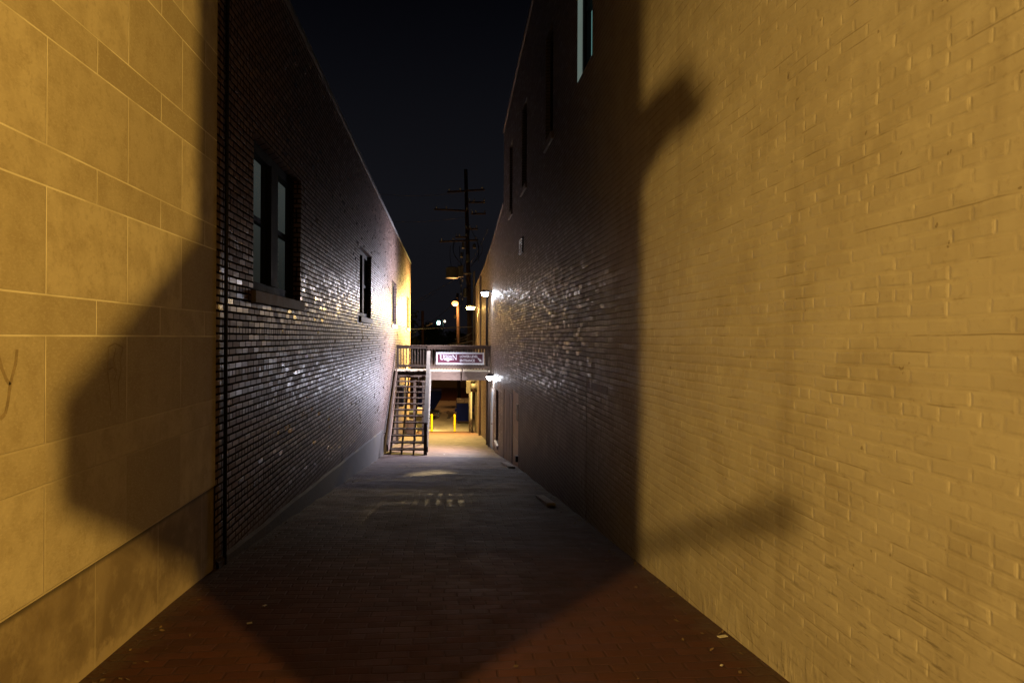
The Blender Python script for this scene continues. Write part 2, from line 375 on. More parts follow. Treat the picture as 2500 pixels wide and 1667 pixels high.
# ---- alley paving: small red brick laid across the slope
def m_paving():
    k = NT('red_brick_paving'); p = k.obj(); x, y, z = k.xyz(p)
    wx = k.m('MULTIPLY', k.m('SUBTRACT', k.noise(p, 0.9, 3), 0.5), 0.10)
    face, rnd, _ = bricks(k, k.m('ADD', x, wx), k.m('ADD', y, wx), 0.205, 0.105, 0.008, 0, 0.006)
    r = k.n('ShaderNodeSeparateColor'); k.link(rnd, r.inputs[0]); r1, r2, r3 = r.outputs
    n0 = k.noise(p, 0.5, 4, 0.6); n1 = k.noise(p, 4, 5, 0.6); n2 = k.noise(p, 50, 3)
    c = k.ramp(r1, [(0.0, (0.052, 0.0145, 0.0068)), (0.5, (0.062, 0.0175, 0.0082)), (1.0, (0.073, 0.0215, 0.0105))])
    c = k.mix(k.ss(n1, 0.45, 0.75, 0.0, 0.5), c, (0.032, 0.012, 0.007))
    c = k.mix(face, (0.050, 0.0145, 0.0075), c)
    # worn smoother and greyer down the slope, with trodden dirt
    far = k.ss(k.m('ADD', y, k.m('MULTIPLY', n0, 8.0)), 12.0, 30.0)
    c = k.mix(k.m('MULTIPLY', far, 0.75), c, k.mix(n1, (0.098, 0.046, 0.029), (0.056, 0.026, 0.017)))
    c = k.mix(k.ss(n0, 0.52, 0.72, 0.0, 0.55), c, (0.045, 0.024, 0.017))
    eg = k.m('MINIMUM', k.m('SUBTRACT', x, -2.0), k.m('SUBTRACT', 1.75, x))
    c = k.mix(k.m('MULTIPLY', k.ss(k.m('ADD', eg, k.m('MULTIPLY', k.m('SUBTRACT', n1, 0.5), 0.4)), 0.02, 0.22, 0.8, 0.0), k.ss(n2, 0.3, 0.6)), c, (0.075, 0.05, 0.034))
    h = k.m('ADD', k.m('MULTIPLY', face, k.ss(far, 0, 1, 0.6, 0.12)), k.m('MULTIPLY', n2, 0.25))
    h = k.m('ADD', h, k.m('MULTIPLY', k.m('MULTIPLY', r2, face), 0.7))
    nb = k.bump(h, 0.004)
    tilt = k.vm('SCALE', k.vm('MULTIPLY', k.vm('SUBTRACT', rnd, (0.5, 0.5, 0.5)), (0.8, 1.0, 0.0)), scale=k.m('MULTIPLY', face, 0.09))
    nn = k.vm('NORMALIZE', k.vm('ADD', nb, tilt))
    ro = k.m('ADD', 0.58, k.m('MULTIPLY', n1, 0.35))
    return k.set(c, ro, nn, spec=0.4)

def m_concrete():
    k = NT('damp_concrete'); p = k.obj()
    n0 = k.noise(k.vm('MULTIPLY', p, (0.6, 0.22, 1)), 1.0, 4, 0.6); n1 = k.noise(p, 3, 5, 0.6); n2 = k.noise(p, 30, 3)
    c = k.mix(k.ss(n0, 0.35, 0.65), (0.24, 0.205, 0.17), (0.48, 0.42, 0.35))
    c = k.mix(k.m('MULTIPLY', n1, 0.4), c, (0.12, 0.10, 0.08))
    wet = k.ss(k.noise(k.vm('MULTIPLY', p, (0.7, 0.25, 1)), 1.3, 3), 0.56, 0.64)
    ro = k.ss(wet, 0, 1, 0.7, 0.12)
    return k.set(c, ro, k.bump(k.m('MULTIPLY', k.m('ADD', n1, k.m('MULTIPLY', n2, 0.4)), k.ss(wet, 0, 1, 1.0, 0.1)), 0.006), spec=0.5)

def m_wood(name, a, b, rough=0.75):
    k = NT(name); p = k.obj()
    g = k.noise(k.vm('MULTIPLY', p, (5, 9, 60)), 1.0, 4, 0.6, 0.5); n1 = k.noise(p, 2.5, 4); n2 = k.noise(k.vm('MULTIPLY', p, (14, 30, 30)), 1.0, 3)
    c = k.mix(k.ss(g, 0.3, 0.7), a, b)
    c = k.mix(k.ss(n1, 0.5, 0.8, 0.0, 0.5), c, tuple(v * 0.55 for v in a))
    c = k.mix(k.ss(n2, 0.66, 0.72, 0.0, 0.6), c, tuple(v * 0.3 for v in a))
    return k.set(c, rough, k.bump(g, 0.002), spec=0.3)

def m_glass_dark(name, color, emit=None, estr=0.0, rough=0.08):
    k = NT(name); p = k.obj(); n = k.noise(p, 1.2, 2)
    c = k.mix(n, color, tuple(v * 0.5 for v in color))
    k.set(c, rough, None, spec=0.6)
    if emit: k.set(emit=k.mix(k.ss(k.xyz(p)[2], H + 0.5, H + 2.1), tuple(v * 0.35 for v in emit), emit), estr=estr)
    return k.mat

M = {}
M['lbrick'] = m_left_brick()
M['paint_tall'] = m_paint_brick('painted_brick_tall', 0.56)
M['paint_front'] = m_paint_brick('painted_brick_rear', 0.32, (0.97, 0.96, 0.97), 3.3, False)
M['stone'] = m_stone(); M['plinth'] = m_plinth(); M['paving'] = m_paving(); M['concrete'] = m_concrete()
M['parge'] = simple('cement_parge', (0.060, 0.045, 0.036), 0.85, 0.3, 2.5, 0.006)
M['coping'] = simple('grey_coping_metal', (0.26, 0.26, 0.26), 0.4, 0.2, 3, 0.001, 0.4)
M['claytile'] = simple('clay_coping_tile', (0.20, 0.15, 0.12), 0.6, 0.3, 3, 0.004)
M['roof'] = simple('tar_roof', (0.04, 0.04, 0.04), 0.9)
M['frame_black'] = simple('black_window_paint', (0.012, 0.012, 0.013), 0.7, 0.3, 5, 0.001, 0.0, 0.12)
M['sill_stone'] = simple('sill_stone', (0.22, 0.18, 0.145), 0.7, 0.3, 6, 0.003)
M['sill_pale'] = simple('pale_sill_stone', (0.50, 0.47, 0.43), 0.6, 0.2, 6, 0.003)
M['white_paint'] = simple('white_frame_paint', (0.72, 0.74, 0.72), 0.5, 0.12, 8, 0.001)
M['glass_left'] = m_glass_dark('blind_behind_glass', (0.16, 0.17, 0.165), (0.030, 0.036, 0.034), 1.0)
M['glass_dark'] = m_glass_dark('unlit_glass', (0.012, 0.012, 0.014))
M['glass_lit'] = m_glass_dark('lit_pane', (0.10, 0.14, 0.14), (0.07, 0.16, 0.15), 1.0)
M['wood'] = m_wood('weathered_deck_wood', (0.055, 0.034, 0.023), (0.095, 0.062, 0.043))
M['wood_dark'] = m_wood('dark_stair_wood', (0.030, 0.019, 0.013), (0.05, 0.034, 0.025))
M['wood_pale'] = m_wood('pale_handrail_wood', (0.10, 0.085, 0.066), (0.15, 0.128, 0.10))
M['wood_deck'] = m_wood('pale_deck_boards', (0.36, 0.30, 0.22), (0.50, 0.43, 0.33))
M['black_metal'] = simple('black_metal', (0.018, 0.018, 0.02), 0.45, 0.3, 8, 0.001, 0.3)
M['grey_metal'] = simple('grey_metal', (0.25, 0.25, 0.26), 0.42, 0.2, 8, 0.001, 0.6)
M['door_pale'] = simple('pale_blue_door_paint', (0.46, 0.64, 0.78), 0.4, 0.1, 3, 0.001)
M['door_tan'] = simple('tan_door_paint', (0.33, 0.20, 0.12), 0.5, 0.25, 2, 0.002)  # tan paint with the orange street light put into its colour
M['infill'] = simple('infill_board_paint', (0.24, 0.19, 0.155), 0.65, 0.3, 1.6, 0.004)
M['yellow'] = simple('yellow_bollard_paint', (0.62, 0.42, 0.008), 0.4, 0.1, 6, 0.002)
M['blue'] = simple('blue_dumpster_paint', (0.003, 0.007, 0.095), 0.6, 0.3, 3, 0.004, 0.0, 0.1)
M['black_plastic'] = simple('black_plastic', (0.008, 0.008, 0.009), 0.6, 0.25, 5, 0.002)
M['dark_green'] = simple('dark_green_plastic', (0.055, 0.06, 0.045), 0.5, 0.3, 5, 0.002)
M['duct'] = simple('beige_duct_paint', (0.10, 0.085, 0.068), 0.5, 0.2, 5, 0.002)
M['pipe_pale'] = simple('pale_pipe_paint', (0.30, 0.27, 0.23), 0.45, 0.15, 5, 0.002)
M['maroon'] = simple('maroon_sign_face', (0.060, 0.006, 0.018), 0.5, 0.06, 4, 0.0003)
M['sign_white'] = simple('white_sign_paint', (0.46, 0.46, 0.48), 0.45, 0.04, 5, 0.0003)
M['pole_wood'] = m_wood('utility_pole_wood', (0.04, 0.026, 0.018), (0.065, 0.043, 0.03), 0.85)
M['transformer'] = simple('transformer_paint', (0.09, 0.09, 0.085), 0.5)
M['porcelain'] = simple('insulator_porcelain', (0.5, 0.47, 0.42), 0.15, 0.1)
M['cable'] = simple('aluminium_cable', (0.12, 0.12, 0.13), 0.5, 0.1, 5, 0.0, 0.0)
M['graffiti'] = simple('faded_spray_paint', (0.33, 0.255, 0.165), 0.8, 0.3, 14, 0.001)
M['awning'] = simple('awning_canvas', (0.05, 0.06, 0.05), 0.85)
M['bark'] = simple('tree_bark', (0.06, 0.045, 0.03), 0.9, 0.4, 4, 0.01)
M['leaf'] = simple('tree_leaf', (0.045, 0.07, 0.025), 0.6, 0.5, 1.2, 0.0)
M['tanwall'] = simple('tan_stucco', (0.26, 0.20, 0.135), 0.85, 0.2, 0.7, 0.003)
M['redlot'] = simple('worn_red_paving', (0.11, 0.04, 0.022), 0.8, 0.35, 0.8, 0.006)
M['asphalt'] = simple('asphalt', (0.05, 0.05, 0.05), 0.85, 0.3, 3, 0.006)
M['paper'] = simple('paper_litter', (0.55, 0.52, 0.48), 0.8, 0.1)
M['board'] = m_wood('old_loose_board', (0.26, 0.23, 0.20), (0.38, 0.34, 0.30))
M['house'] = simple('far_house_siding', (0.22, 0.21, 0.19), 0.8, 0.2, 0.6)
M['label_yellow'] = simple('yellow_sticker', (0.62, 0.42, 0.05), 0.5, 0.1)
M['em_white'] = emitter('white_lamp_lens', (0.86, 0.90, 1.0), 260.0)
M['em_yellow'] = emitter('yellow_lamp_lens', (1.0, 0.62, 0.18), 220.0)
M['em_orange'] = emitter('orange_lamp_lens', (1.0, 0.33, 0.08), 7.0)
M['em_teal'] = emitter('mercury_lamp_lens', (0.45, 1.0, 0.85), 12.0)
M['em_street'] = emitter('street_lamp_lens', SODIUM, 2.0)

# ------------------------------------------------------------------ ground
GL = [(-40, -1.75), (0, -1.80), (3.84, -1.94), (6.1, -2.045), (22.9, -3.895), (31.5, -4.62), (41, -5.66), (48, -5.95), (400, -5.95)]
GR = [(-40, -1.45), (0, -1.40), (3.45, -1.735), (5.42, -1.95), (15.6, -3.03), (23.7, -4.0), (32.8, -4.72), (41, -5.66), (48, -5.95), (400, -5.95)]
XL, XR = -2.03, 1.75
def lerp_tab(t, y):
    for (a, za), (b, zb) in zip(t, t[1:]):
        if y <= b: return za + (zb - za) * (y - a) / (b - a)
    return t[-1][1]
def ground(x, y):
    f = min(1, max(0, (x - XL) / (XR - XL)))
    # round the bends of the profile a little
    z = 0
    for d in (-1.0, -0.5, 0, 0.5, 1.0):
        z += (lerp_tab(GL, y + d) * (1 - f) + lerp_tab(GR, y + d) * f) / 5
    return H + z
def und(x, y):
    a = min(1, max(0, (y - 5) / 6)) * min(1, max(0, (42 - y) / 4))
    return a * (0.009 * math.sin(y * 3.1 + 1.3 * math.sin(x * 1.7)) + 0.006 * math.sin(y * 7.3 + x * 2.9 + math.sin(x * 4.1)) + 0.008 * math.sin(x * 3.3 + y * 0.9))
def sheet(name, xs, ys, mat, dz=0.0, wave=True):
    mb = MB()
    mb.v = [(x, y, ground(x, y) + dz + (und(x, y) if wave else 0)) for y in ys for x in xs]
    n = len(xs)
    for j in range(len(ys) - 1):
        for i in range(n - 1):
            mb.f.append((j * n + i, j * n + i + 1, (j + 1) * n + i + 1, (j + 1) * n + i)); mb.m.append(0)
    return mb.build(name, mat, smooth=True, recalc=False)
def fr(a, b, n): return [a + (b - a) * i / n for i in range(n + 1)]
tag(sheet('alley_paving', fr(-2.4, 2.1, 22), fr(-0.4, 41.2, 330), M['paving'], 0.006), kind='structure')
tag(sheet('sidewalk', fr(-14, 14, 28), fr(-6, 0.4, 14), M['paving'], 0.0, False), kind='structure')
tag(sheet('road', fr(-60, 60, 12), fr(-40, -6, 8), M['asphalt'], -0.12, False), kind='structure')
tag(sheet('rear_lot', fr(-40, 40, 40), fr(41.2, 64.5, 40), M['concrete'], 0.0, False), kind='structure')
tag(sheet('brick_lot', fr(-40, 40, 20), fr(64.5, 84, 16), M['redlot'], 0.0, False), kind='structure')
g = MB(); g.face([(-1500, -1500, H - 6.3), (1500, -1500, H - 6.3), (1500, 1500, H - 6.3), (-1500, 1500, H - 6.3)])
tag(g.build('ground', M['asphalt'], recalc=False), kind='structure')

# ------------------------------------------------------------------ walls with openings
def side_wall(mb, X, inward, y0, y1, z0, top, openings, depth=0.25):
    """wall face on plane x=X; inward = direction (+1/-1) into the building. top: list of (y, z). openings: (ya, yb, za, zb)"""
    def zt(y):
        for (a, za), (b, zb) in zip(top, top[1:]):
            if a <= y <= b: return za + (zb - za) * (y - a) / (b - a) if b > a else zb
        return top[-1][1]
    ys = sorted(set([y0, y1] + [t[0] for t in top if y0 < t[0] < y1] + [v for o in openings for v in o[:2]]))
    for a, b in zip(ys, ys[1:]):
        m = (a + b) / 2
        ops = sorted([o for o in openings if o[0] <= m <= o[1]], key=lambda o: o[2])
        z = z0; segs = []
        for o in ops: segs.append((z, z, o[2], o[2])); z = o[3]
        ea, eb = a + 1e-6, b - 1e-6
        segs.append((z, z, zt(ea), zt(eb)))
        for (p, q, r_, s_) in segs:
            mb.face([(X, a, p), (X, b, q), (X, b, s_), (X, a, r_)])
    for (a, b, za, zb) in openings:
        Xi = X + inward * depth
        mb.face([(X, a, za), (Xi, a, za), (Xi, a, zb), (X, a, zb)])
        mb.face([(X, b, za), (X, b, zb), (Xi, b, zb), (Xi, b, za)])
        mb.face([(X, a, zb), (Xi, a, zb), (Xi, b, zb), (X, b, zb)])
        mb.face([(X, a, za), (X, b, za), (Xi, b, za), (Xi, a, za)])

def body(mb, X, Xo, y0, y1, z0, top, front=True):
    """the rest of the building's mass behind the alley face"""
    n = len(top)
    for (a, za), (b, zb) in zip(top, top[1:]):
        if b > a: mb.face([(X, a, za), (X, b, zb), (Xo, b, zb), (Xo, a, za)], 1)
        else: mb.face([(X, a, za), (Xo, a, za), (Xo, a, zb), (X, a, zb)], 0)
    if front: mb.face([(X, y0, z0), (X, y0, top[0][1]), (Xo, y0, top[0][1]), (Xo, y0, z0)], 0)
    mb.face([(X, y1, z0), (Xo, y1, z0), (Xo, y1, top[-1][1]), (X, y1, top[-1][1])], 0)
    mb.face([(Xo, y0, z0), (Xo, y0, top[0][1])] + [(Xo, a, z) for a, z in top[1:]] + [(Xo, y1, z0)], 0)

# ---- stone building at the mouth, left
YS = 6.02
stone = empty('stone_building', (-5, 3, H - 1.9), 'buff limestone block building with a dark stained plinth, lit yellow at the alley mouth', 'building')
mb = MB(); top = [(0.4, H + 6.2), (YS, H + 6.2)]
side_wall(mb, XL, -1, 0.4, YS, H - 1.313, top, [])
body(mb, XL, -9.0, 0.4, YS, H - 1.313, top)
mb.face([(XL, 0.4, H - 1.313), (XL, YS, H - 1.313), (-9, YS, H - 1.313), (-9, 0.4, H - 1.313)])
mb.build('wall', [M['stone'], M['roof']], stone)
mb = MB(); side_wall(mb, XL - 0.012, -1, 0.42, YS, H - 2.6, [(0.4, H - 1.312), (YS, H - 1.312)], [])
body(mb, XL - 0.012, -9, 0.42, YS, H - 2.6, [(0.42, H - 1.3135), (YS, H - 1.3135)])
mb.build('plinth', [M['plinth'], M['plinth']], stone)
# faded marks on the blocks
def stroke(pts, w):
    mb = MB(); P = []
    for px, py in pts:
        dx, dy = px - VX, py - VY
        x = dx * math.cos(ROLL) + dy * math.sin(ROLL); y = -dx * math.sin(ROLL) + dy * math.cos(ROLL)
        Y = XL * FPX / x; P.append((Y, H - y * Y / FPX))
    for i, ((a, b), (c, d)) in enumerate(zip(P, P[1:])):
        L = math.hypot(c - a, d - b) or 1; nx, nz = -(d - b) / L * w, (c - a) / L * w
        e1 = 0.0012 + 0.0002 * (i % 2)
        mb.face([(XL + e1, a - nx, b - nz), (XL + e1, c - nx, d - nz), (XL + e1, c + nx, d + nz), (XL + e1, a + nx, b + nz)])
    return mb
gr = stroke([(41, 853), (38, 885), (30, 915), (24, 940), (18, 985), (12, 1010), (0, 1022)], 0.011)
for q in (stroke([(-4, 868), (4, 900), (14, 925), (24, 940)], 0.010),):
    b0 = len(gr.v); gr.v += q.v; gr.f += [tuple(b0 + i for i in f) for f in q.f]; gr.m += q.m
gr.build('spray_mark', M['graffiti'], stone)
sc = MB()
for pts in ([(264, 850), (262, 905), (268, 960), (270, 1003)], [(300, 848), (292, 880), (296, 900), (288, 935), (290, 990)], [(262, 848), (280, 838), (300, 848)], [(264, 902), (276, 896), (284, 910), (278, 930)], [(282, 850), (276, 880), (284, 905)]):
    q = stroke(pts, 0.005); b0 = len(sc.v); sc.v += q.v; sc.f += [tuple(b0 + i for i in f) for f in q.f]; sc.m += q.m
sc.build('scribble_mark', M['graffiti'], stone)

# street lamps behind the camera (they light the alley mouth)
LL = Vector((-5.03, -4.12, H + 3.0)); LR = Vector((4.75, -4.45, H + 3.0))
def street_lamp(L, power, label, rad, aim, col, cone):
    gz = ground(L.x, L.y)
    t = empty('street_lamp', (L.x, L.y, gz), label, 'street lamp', 'street lamps at the mouth of the alley')
    mb = MB(); mb.tube([(L.x, L.y, gz - 0.05), (L.x, L.y, gz + 0.5), (L.x, L.y, gz + 0.55), (L.x, L.y, L.z + 0.55)], [0.13, 0.11, 0.07, 0.05], 12)
    dx = 0.0
    # the post stands on the far side of the light from the alley, its arm reaching back over it
    off = Vector((L.x, L.y, 0)).normalized() * 0.45
    mb = MB(); mb.tube([(L.x + off.x, L.y + off.y, gz - 0.05), (L.x + off.x, L.y + off.y, gz + 0.5), (L.x + off.x, L.y + off.y, gz + 0.55), (L.x + off.x, L.y + off.y, L.z + 0.4)], [0.13, 0.11, 0.07, 0.05], 12)
    mb.tube([(L.x + off.x, L.y + off.y, L.z + 0.35), (L.x, L.y, L.z + 0.45)], 0.03, 8)
    mb.build('post', M['black_metal'], t)
    mb = MB(); mb.tube([(L.x, L.y, L.z + 0.32), (L.x, L.y, L.z + 0.40), (L.x, L.y, L.z + 0.5)], [0.13, 0.12, 0.05], 16)
    mb.build('lamp_head', M['black_metal'], t)
    mb = MB(); mb.tube([(L.x, L.y, L.z + 0.28), (L.x, L.y, L.z + 0.319)], [0.09, 0.11], 16)
    mb.build('lens', M['em_street'], t)
    add_light('street_light', L, power, col, rad, t, (aim - L, R(cone), 1.0))
street_lamp(LL, P_STREET_L, 'street lamp on the pavement in front of the stone building', 0.10, Vector((1.75, 4.5, H - 0.9)), (1.0, 0.615, 0.15), 58)
street_lamp(LR, P_STREET_R, 'street lamp on the pavement in front of the painted building', 0.075, Vector((-2.03, 4.5, H - 0.3)), SODIUM, 64)

# things on the fronts whose shadows fall into the alley
def through(L, W, X):
    s = (L.x - X) / (L.x - W[0]); return (L.y + s * (W[1] - L.y), L.z + s * (W[2] - L.z))
def wall_pt(px, py, X):
    dx, dy = px - VX, py - VY
    x = dx * math.cos(ROLL) + dy * math.sin(ROLL); y = -dx * math.sin(ROLL) + dy * math.cos(ROLL)
    Y = X * FPX / x; return (X, Y, H - y * Y / FPX)
prof = [through(LL, wall_pt(px, py, XR), -2.12) for px, py in ((1588, 240), (1616, 222), (1649, 196), (1664, 206), (1672, 242), (1701, 262), (1703, 290), (1665, 311), (1616, 345), (1596, 392), (1572, 440))]
prof = [(0.41, prof[0][1])] + prof + [(0.41, prof[-1][1])]
mb = MB(); mb.prism([(min(y, 0.41), z) for y, z in prof], 'x', -2.20, -2.045); mb.build('cornice_bracket', M['stone'], stone)
a = through(LL, wall_pt(1935, 1252, XR), -2.10); b = through(LL, wall_pt(1573, 1330, XR), -2.10)
mb = MB(); mb.tube([(-2.10, min(b[0], 0.42), b[1]), (-2.10, a[0], a[1])], [0.022, 0.034], 8); mb.build('flagpole_bracket', M['black_metal'], stone)

# ---- brown brick building, left
YB1 = 38.8; ZT = H + 4.17
brick_b = empty('brick_building', (-6, 22, H - 4), 'long brown glazed brick building with black framed windows on the left of the alley', 'building')
WINS = [(7.17, 9.5), (16.0, 18.45), (25.4, 27.85), (35.1, 37.6)]
ops = [(a, b, H + 0.50, H + 2.16) for a, b in WINS]
mb = MB(); top = [(YS, ZT), (YB1, ZT)]
side_wall(mb, XL, -1, YS, YB1, H - 7.0, top, ops, 0.20)
body(mb, XL, -12, YS, YB1, H - 7.0, top, front=False)
mb.build('wall', [M['lbrick'], M['roof']], brick_b)
mb = MB(); mb.box(XL - 0.25, XL + 0.035, YS + 0.003, YB1 + 0.03, ZT + 0.002, ZT + 0.07); mb.build('coping', M['coping'], brick_b)
# cement footing along the foot of the wall
mb = MB()
ys = fr(YS + 0.004, 22.0, 30)
for a_, b_ in zip(ys, ys[1:]):
    def tp(y): return H - 2.0 - 0.062 * (y - 6) + 0.006 * math.sin(y * 2.3)
    za, zb = ground(XL, a_) - 0.4, ground(XL, b_) - 0.4
    x1 = XL + 0.035
    mb.face([(x1, a_, za), (x1, b_, zb), (x1, b_, tp(b_)), (x1, a_, tp(a_))])
    mb.face([(x1, a_, tp(a_)), (x1, b_, tp(b_)), (XL - 0.01, b_, tp(b_) + 0.03), (XL - 0.01, a_, tp(a_) + 0.03)])
mb.build('footing', M['parge'], brick_b)

def dh_window(parent, X, inward, a, b, z0, z1, frame_m, glass_m, sill_m, depth=0.17, double=True, name='window', sillproud=0.05):
    """double-hung sashes in an opening; inward = into the building"""
    Xg = X + inward * depth
    def bx(mb, d0, d1, ya, yb, za, zb):
        xa, xb = X + inward * d0, X + inward * d1
        mb.box(min(xa, xb), max(xa, xb), ya, yb, za, zb)
    fr_ = MB(); j = 0.09
    bx(fr_, depth - 0.07, depth + 0.03, a + 0.003, a + j, z0 + 0.003, z1 - 0.003)
    bx(fr_, depth - 0.07, depth + 0.03, b - j, b - 0.003, z0 + 0.003, z1 - 0.003)
    bx(fr_, depth - 0.072, depth + 0.03, a + j, b - j, z1 - 0.12, z1 - 0.003)
    bx(fr_, depth - 0.072, depth + 0.03, a + j, b - j, z0 + 0.003, z0 + 0.11)
    halves = [(a + j, b - j)]
    if double:
        m_ = (a + b) / 2; bx(fr_, depth - 0.10, depth + 0.03, m_ - 0.16, m_ + 0.16, z0 + 0.11, z1 - 0.12)
        halves = [(a + j, m_ - 0.16), (m_ + 0.16, b - j)]
    zm = (z0 + z1) / 2
    for h0, h1 in halves:
        bx(fr_, depth - 0.045, depth + 0.02, h0, h1, zm - 0.03, zm + 0.03)
        bx(fr_, depth - 0.040, depth + 0.018, h0, h0 + 0.045, z0 + 0.11, z1 - 0.12)
        bx(fr_, depth - 0.040, depth + 0.018, h1 - 0.045, h1, z0 + 0.11, z1 - 0.12)
    f = fr_.build(name, frame_m, parent)
    for h0, h1 in halves:
        mb = MB(); bx(mb, depth + 0.021, depth + 0.035, h0 + 0.002, h1 - 0.002, z0 + 0.112, z1 - 0.122); mb.build('pane', glass_m, f)
    if sill_m:
        mb = MB(); bx(mb, -sillproud, depth - 0.075, a - 0.06, b + 0.06, z0 - 0.14, z0 + 0.002)
        # slope the top
        mb.v = [(x, y, z - (0.02 if z > z0 - 0.05 and abs(x - (X - inward * sillproud)) < 1e-6 else 0)) for x, y, z in mb.v]
        mb.build('sill', sill_m, f)
    return f
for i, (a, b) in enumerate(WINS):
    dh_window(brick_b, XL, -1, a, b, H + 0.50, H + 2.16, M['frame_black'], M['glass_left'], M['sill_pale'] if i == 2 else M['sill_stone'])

# ---- tall painted building, right
YT1 = 21.0
tall = empty('painted_building', (5, 10, H - 2), 'tall cream painted brick building along the right of the alley, lit yellow nearby', 'building')
top = [(-0.03, H + 7.6), (10.0, H + 7.2), (13.9, H + 6.87), (17.8, H + 6.59), (20.4, H + 6.34), (YT1, H + 6.28)]
RW = [(8.26, 9.2), (11.30, 12.12), (15.0, 15.9), (18.2, 19.05)]
ops = [(a, b, H + 3.43, H + 5.30) for a, b in RW]
BD = (7.35, 8.5, H - 2.9, H - 0.52)       # bricked-up doorway
TD = (16.45, 17.9, H - 3.9, H - 1.35)     # tan door
IF = (18.15, 20.55, H - 4.6, H - 1.52)    # boarded doorway
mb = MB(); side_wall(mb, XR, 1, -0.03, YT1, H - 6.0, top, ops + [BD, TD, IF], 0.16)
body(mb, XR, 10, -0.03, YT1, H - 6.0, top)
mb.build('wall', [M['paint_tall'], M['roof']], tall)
mb = MB()
for (a, za), (b, zb) in zip(top, top[1:]): mb.prism([(a, za + 0.002), (b, zb + 0.002), (b, zb + 0.09), (a, za + 0.09)], 'x', XR - 0.03, XR + 0.30)
mb.build('coping', M['claytile'], tall)
for i, (a, b) in enumerate(RW):
    dh_window(tall, XR, 1, a, b, H + 3.43, H + 5.30, M['frame_black'], M['glass_lit'] if i == 0 else M['glass_dark'], M['sill_stone'] if i else None, 0.14 if i == 0 else 0.15, False, sillproud=0.04)
mb = MB(); mb.box(XR + 0.001, XR + 0.066, 9.188, 9.199, H + 3.432, H + 5.29); mb.build('glowing_jamb', m_glass_dark('jamb_glow', (0.3, 0.32, 0.3), (0.095, 0.125, 0.11), 1.0), tall)  # far window jamb, given its own glow so that it looks lit
mb = MB(); mb.box(XR + 0.004, XR + 0.10, BD[0] + 0.002, BD[1] - 0.002, BD[2], BD[3] - 0.10); mb.build('doorway_infill', M['paint_tall'], tall)
mb = MB(); mb.box(XR + 0.002, XR + 0.10, BD[0] + 0.002, BD[1] - 0.002, BD[3] - 0.098, BD[3] - 0.002); mb.build('lintel', M['claytile'], tall)
mb = MB(); mb.box(XR + 0.012, XR + 0.10, TD[0] + 0.002, TD[1] - 0.002, TD[2], TD[3] - 0.002)
for zz in (H - 1.75, H - 2.35): mb.box(XR + 0.006, XR + 0.013, TD[0] + 0.12, TD[1] - 0.12, zz - 0.2, zz - 0.18)
d = mb.build('door', M['door_tan'], tall)
mb = MB(); mb.box(XR - 0.003, XR + 0.0135, TD[0] + 0.12, TD[0] + 0.42, H - 2.02, H - 1.62); mb.build('louvre', M['black_metal'], d)
mb = MB(); mb.box(XR - 0.05, XR + 0.0135, TD[0] + 0.06, TD[0] + 0.22, H - 3.0, H - 2.86); mb.build('handle', M['black_metal'], d)
mb = MB(); mb.box(XR + 0.014, XR + 0.09, IF[0] + 0.002, IF[1] - 0.002, IF[2], IF[3] - 0.002)
for yy in (18.9, 19.7): mb.box(XR + 0.006, XR + 0.015, yy - 0.03, yy + 0.03, IF[2], IF[3] - 0.01)
mb.build('boarded_doorway', M['infill'], tall)
mb = MB(); mb.box(XR - 0.02, XR + 0.02, 15.55, 16.15, H + 1.95, H + 2.32)
for q in range(6): mb.bar((XR - 0.03, 15.55, H + 1.98 + q * 0.06), (XR - 0.03, 16.15, H + 1.98 + q * 0.06), 0.03, 0.02, (0.5, 0, 1))
mb.build('vent', M['black_metal'], tall)
# canvas awning on its street front
mb = MB()
ya, yo = -0.04, -0.992
mb.prism([(ya, H + 2.13), (yo, H + 1.57), (yo, H + 1.31), (yo + 0.02, H + 1.31), (yo + 0.02, H + 1.55), (ya, H + 2.10)], 'x', 1.83, 4.4)
mb.prism([(ya, H + 2.10), (yo + 0.02, H + 1.55), (yo + 0.02, H + 1.31), (ya, H + 1.31)], 'x', 1.83, 1.85)
mb.prism([(ya, H + 2.10), (yo + 0.02, H + 1.55), (yo + 0.02, H + 1.31), (ya, H + 1.31)], 'x', 4.38, 4.4)
mb.build('awning', M['awning'], tall)

# ---- lower painted building beyond it, right
YR1 = 40.8
rear = empty('rear_building', (5, 31, H - 4), 'lower painted brick building beyond the tall one, with wall lamps and pale blue door', 'building')
top = [(YT1 + 0.004, H + 4.10), (25.6, H + 3.62), (31.7, H + 3.20), (38.4, H + 3.06), (YR1, H + 2.98)]
DR = (25.25, 27.0, H - 4.25, H - 1.92)
WR = (22.65, 23.75, H - 3.55, H - 1.78)
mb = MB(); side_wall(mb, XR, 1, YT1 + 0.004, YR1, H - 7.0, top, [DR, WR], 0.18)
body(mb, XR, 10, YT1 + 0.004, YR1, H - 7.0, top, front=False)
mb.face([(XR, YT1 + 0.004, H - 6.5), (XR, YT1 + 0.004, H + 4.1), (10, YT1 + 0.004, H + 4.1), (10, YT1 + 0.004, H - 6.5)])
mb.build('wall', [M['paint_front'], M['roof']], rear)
mb = MB()
for (a, za), (b, zb) in zip(top, top[1:]): mb.prism([(a + 0.003, za + 0.002), (b, zb + 0.002), (b, zb + 0.07), (a + 0.003, za + 0.07)], 'x', XR - 0.025, XR + 0.3)
mb.build('coping', M['claytile'], rear)
mb = MB(); mb.box(XR + 0.004, XR + 0.08, DR[0] + 0.10, DR[1] - 0.10, DR[2], DR[3] - 0.10)
d = mb.build('door', M['door_pale'], rear)
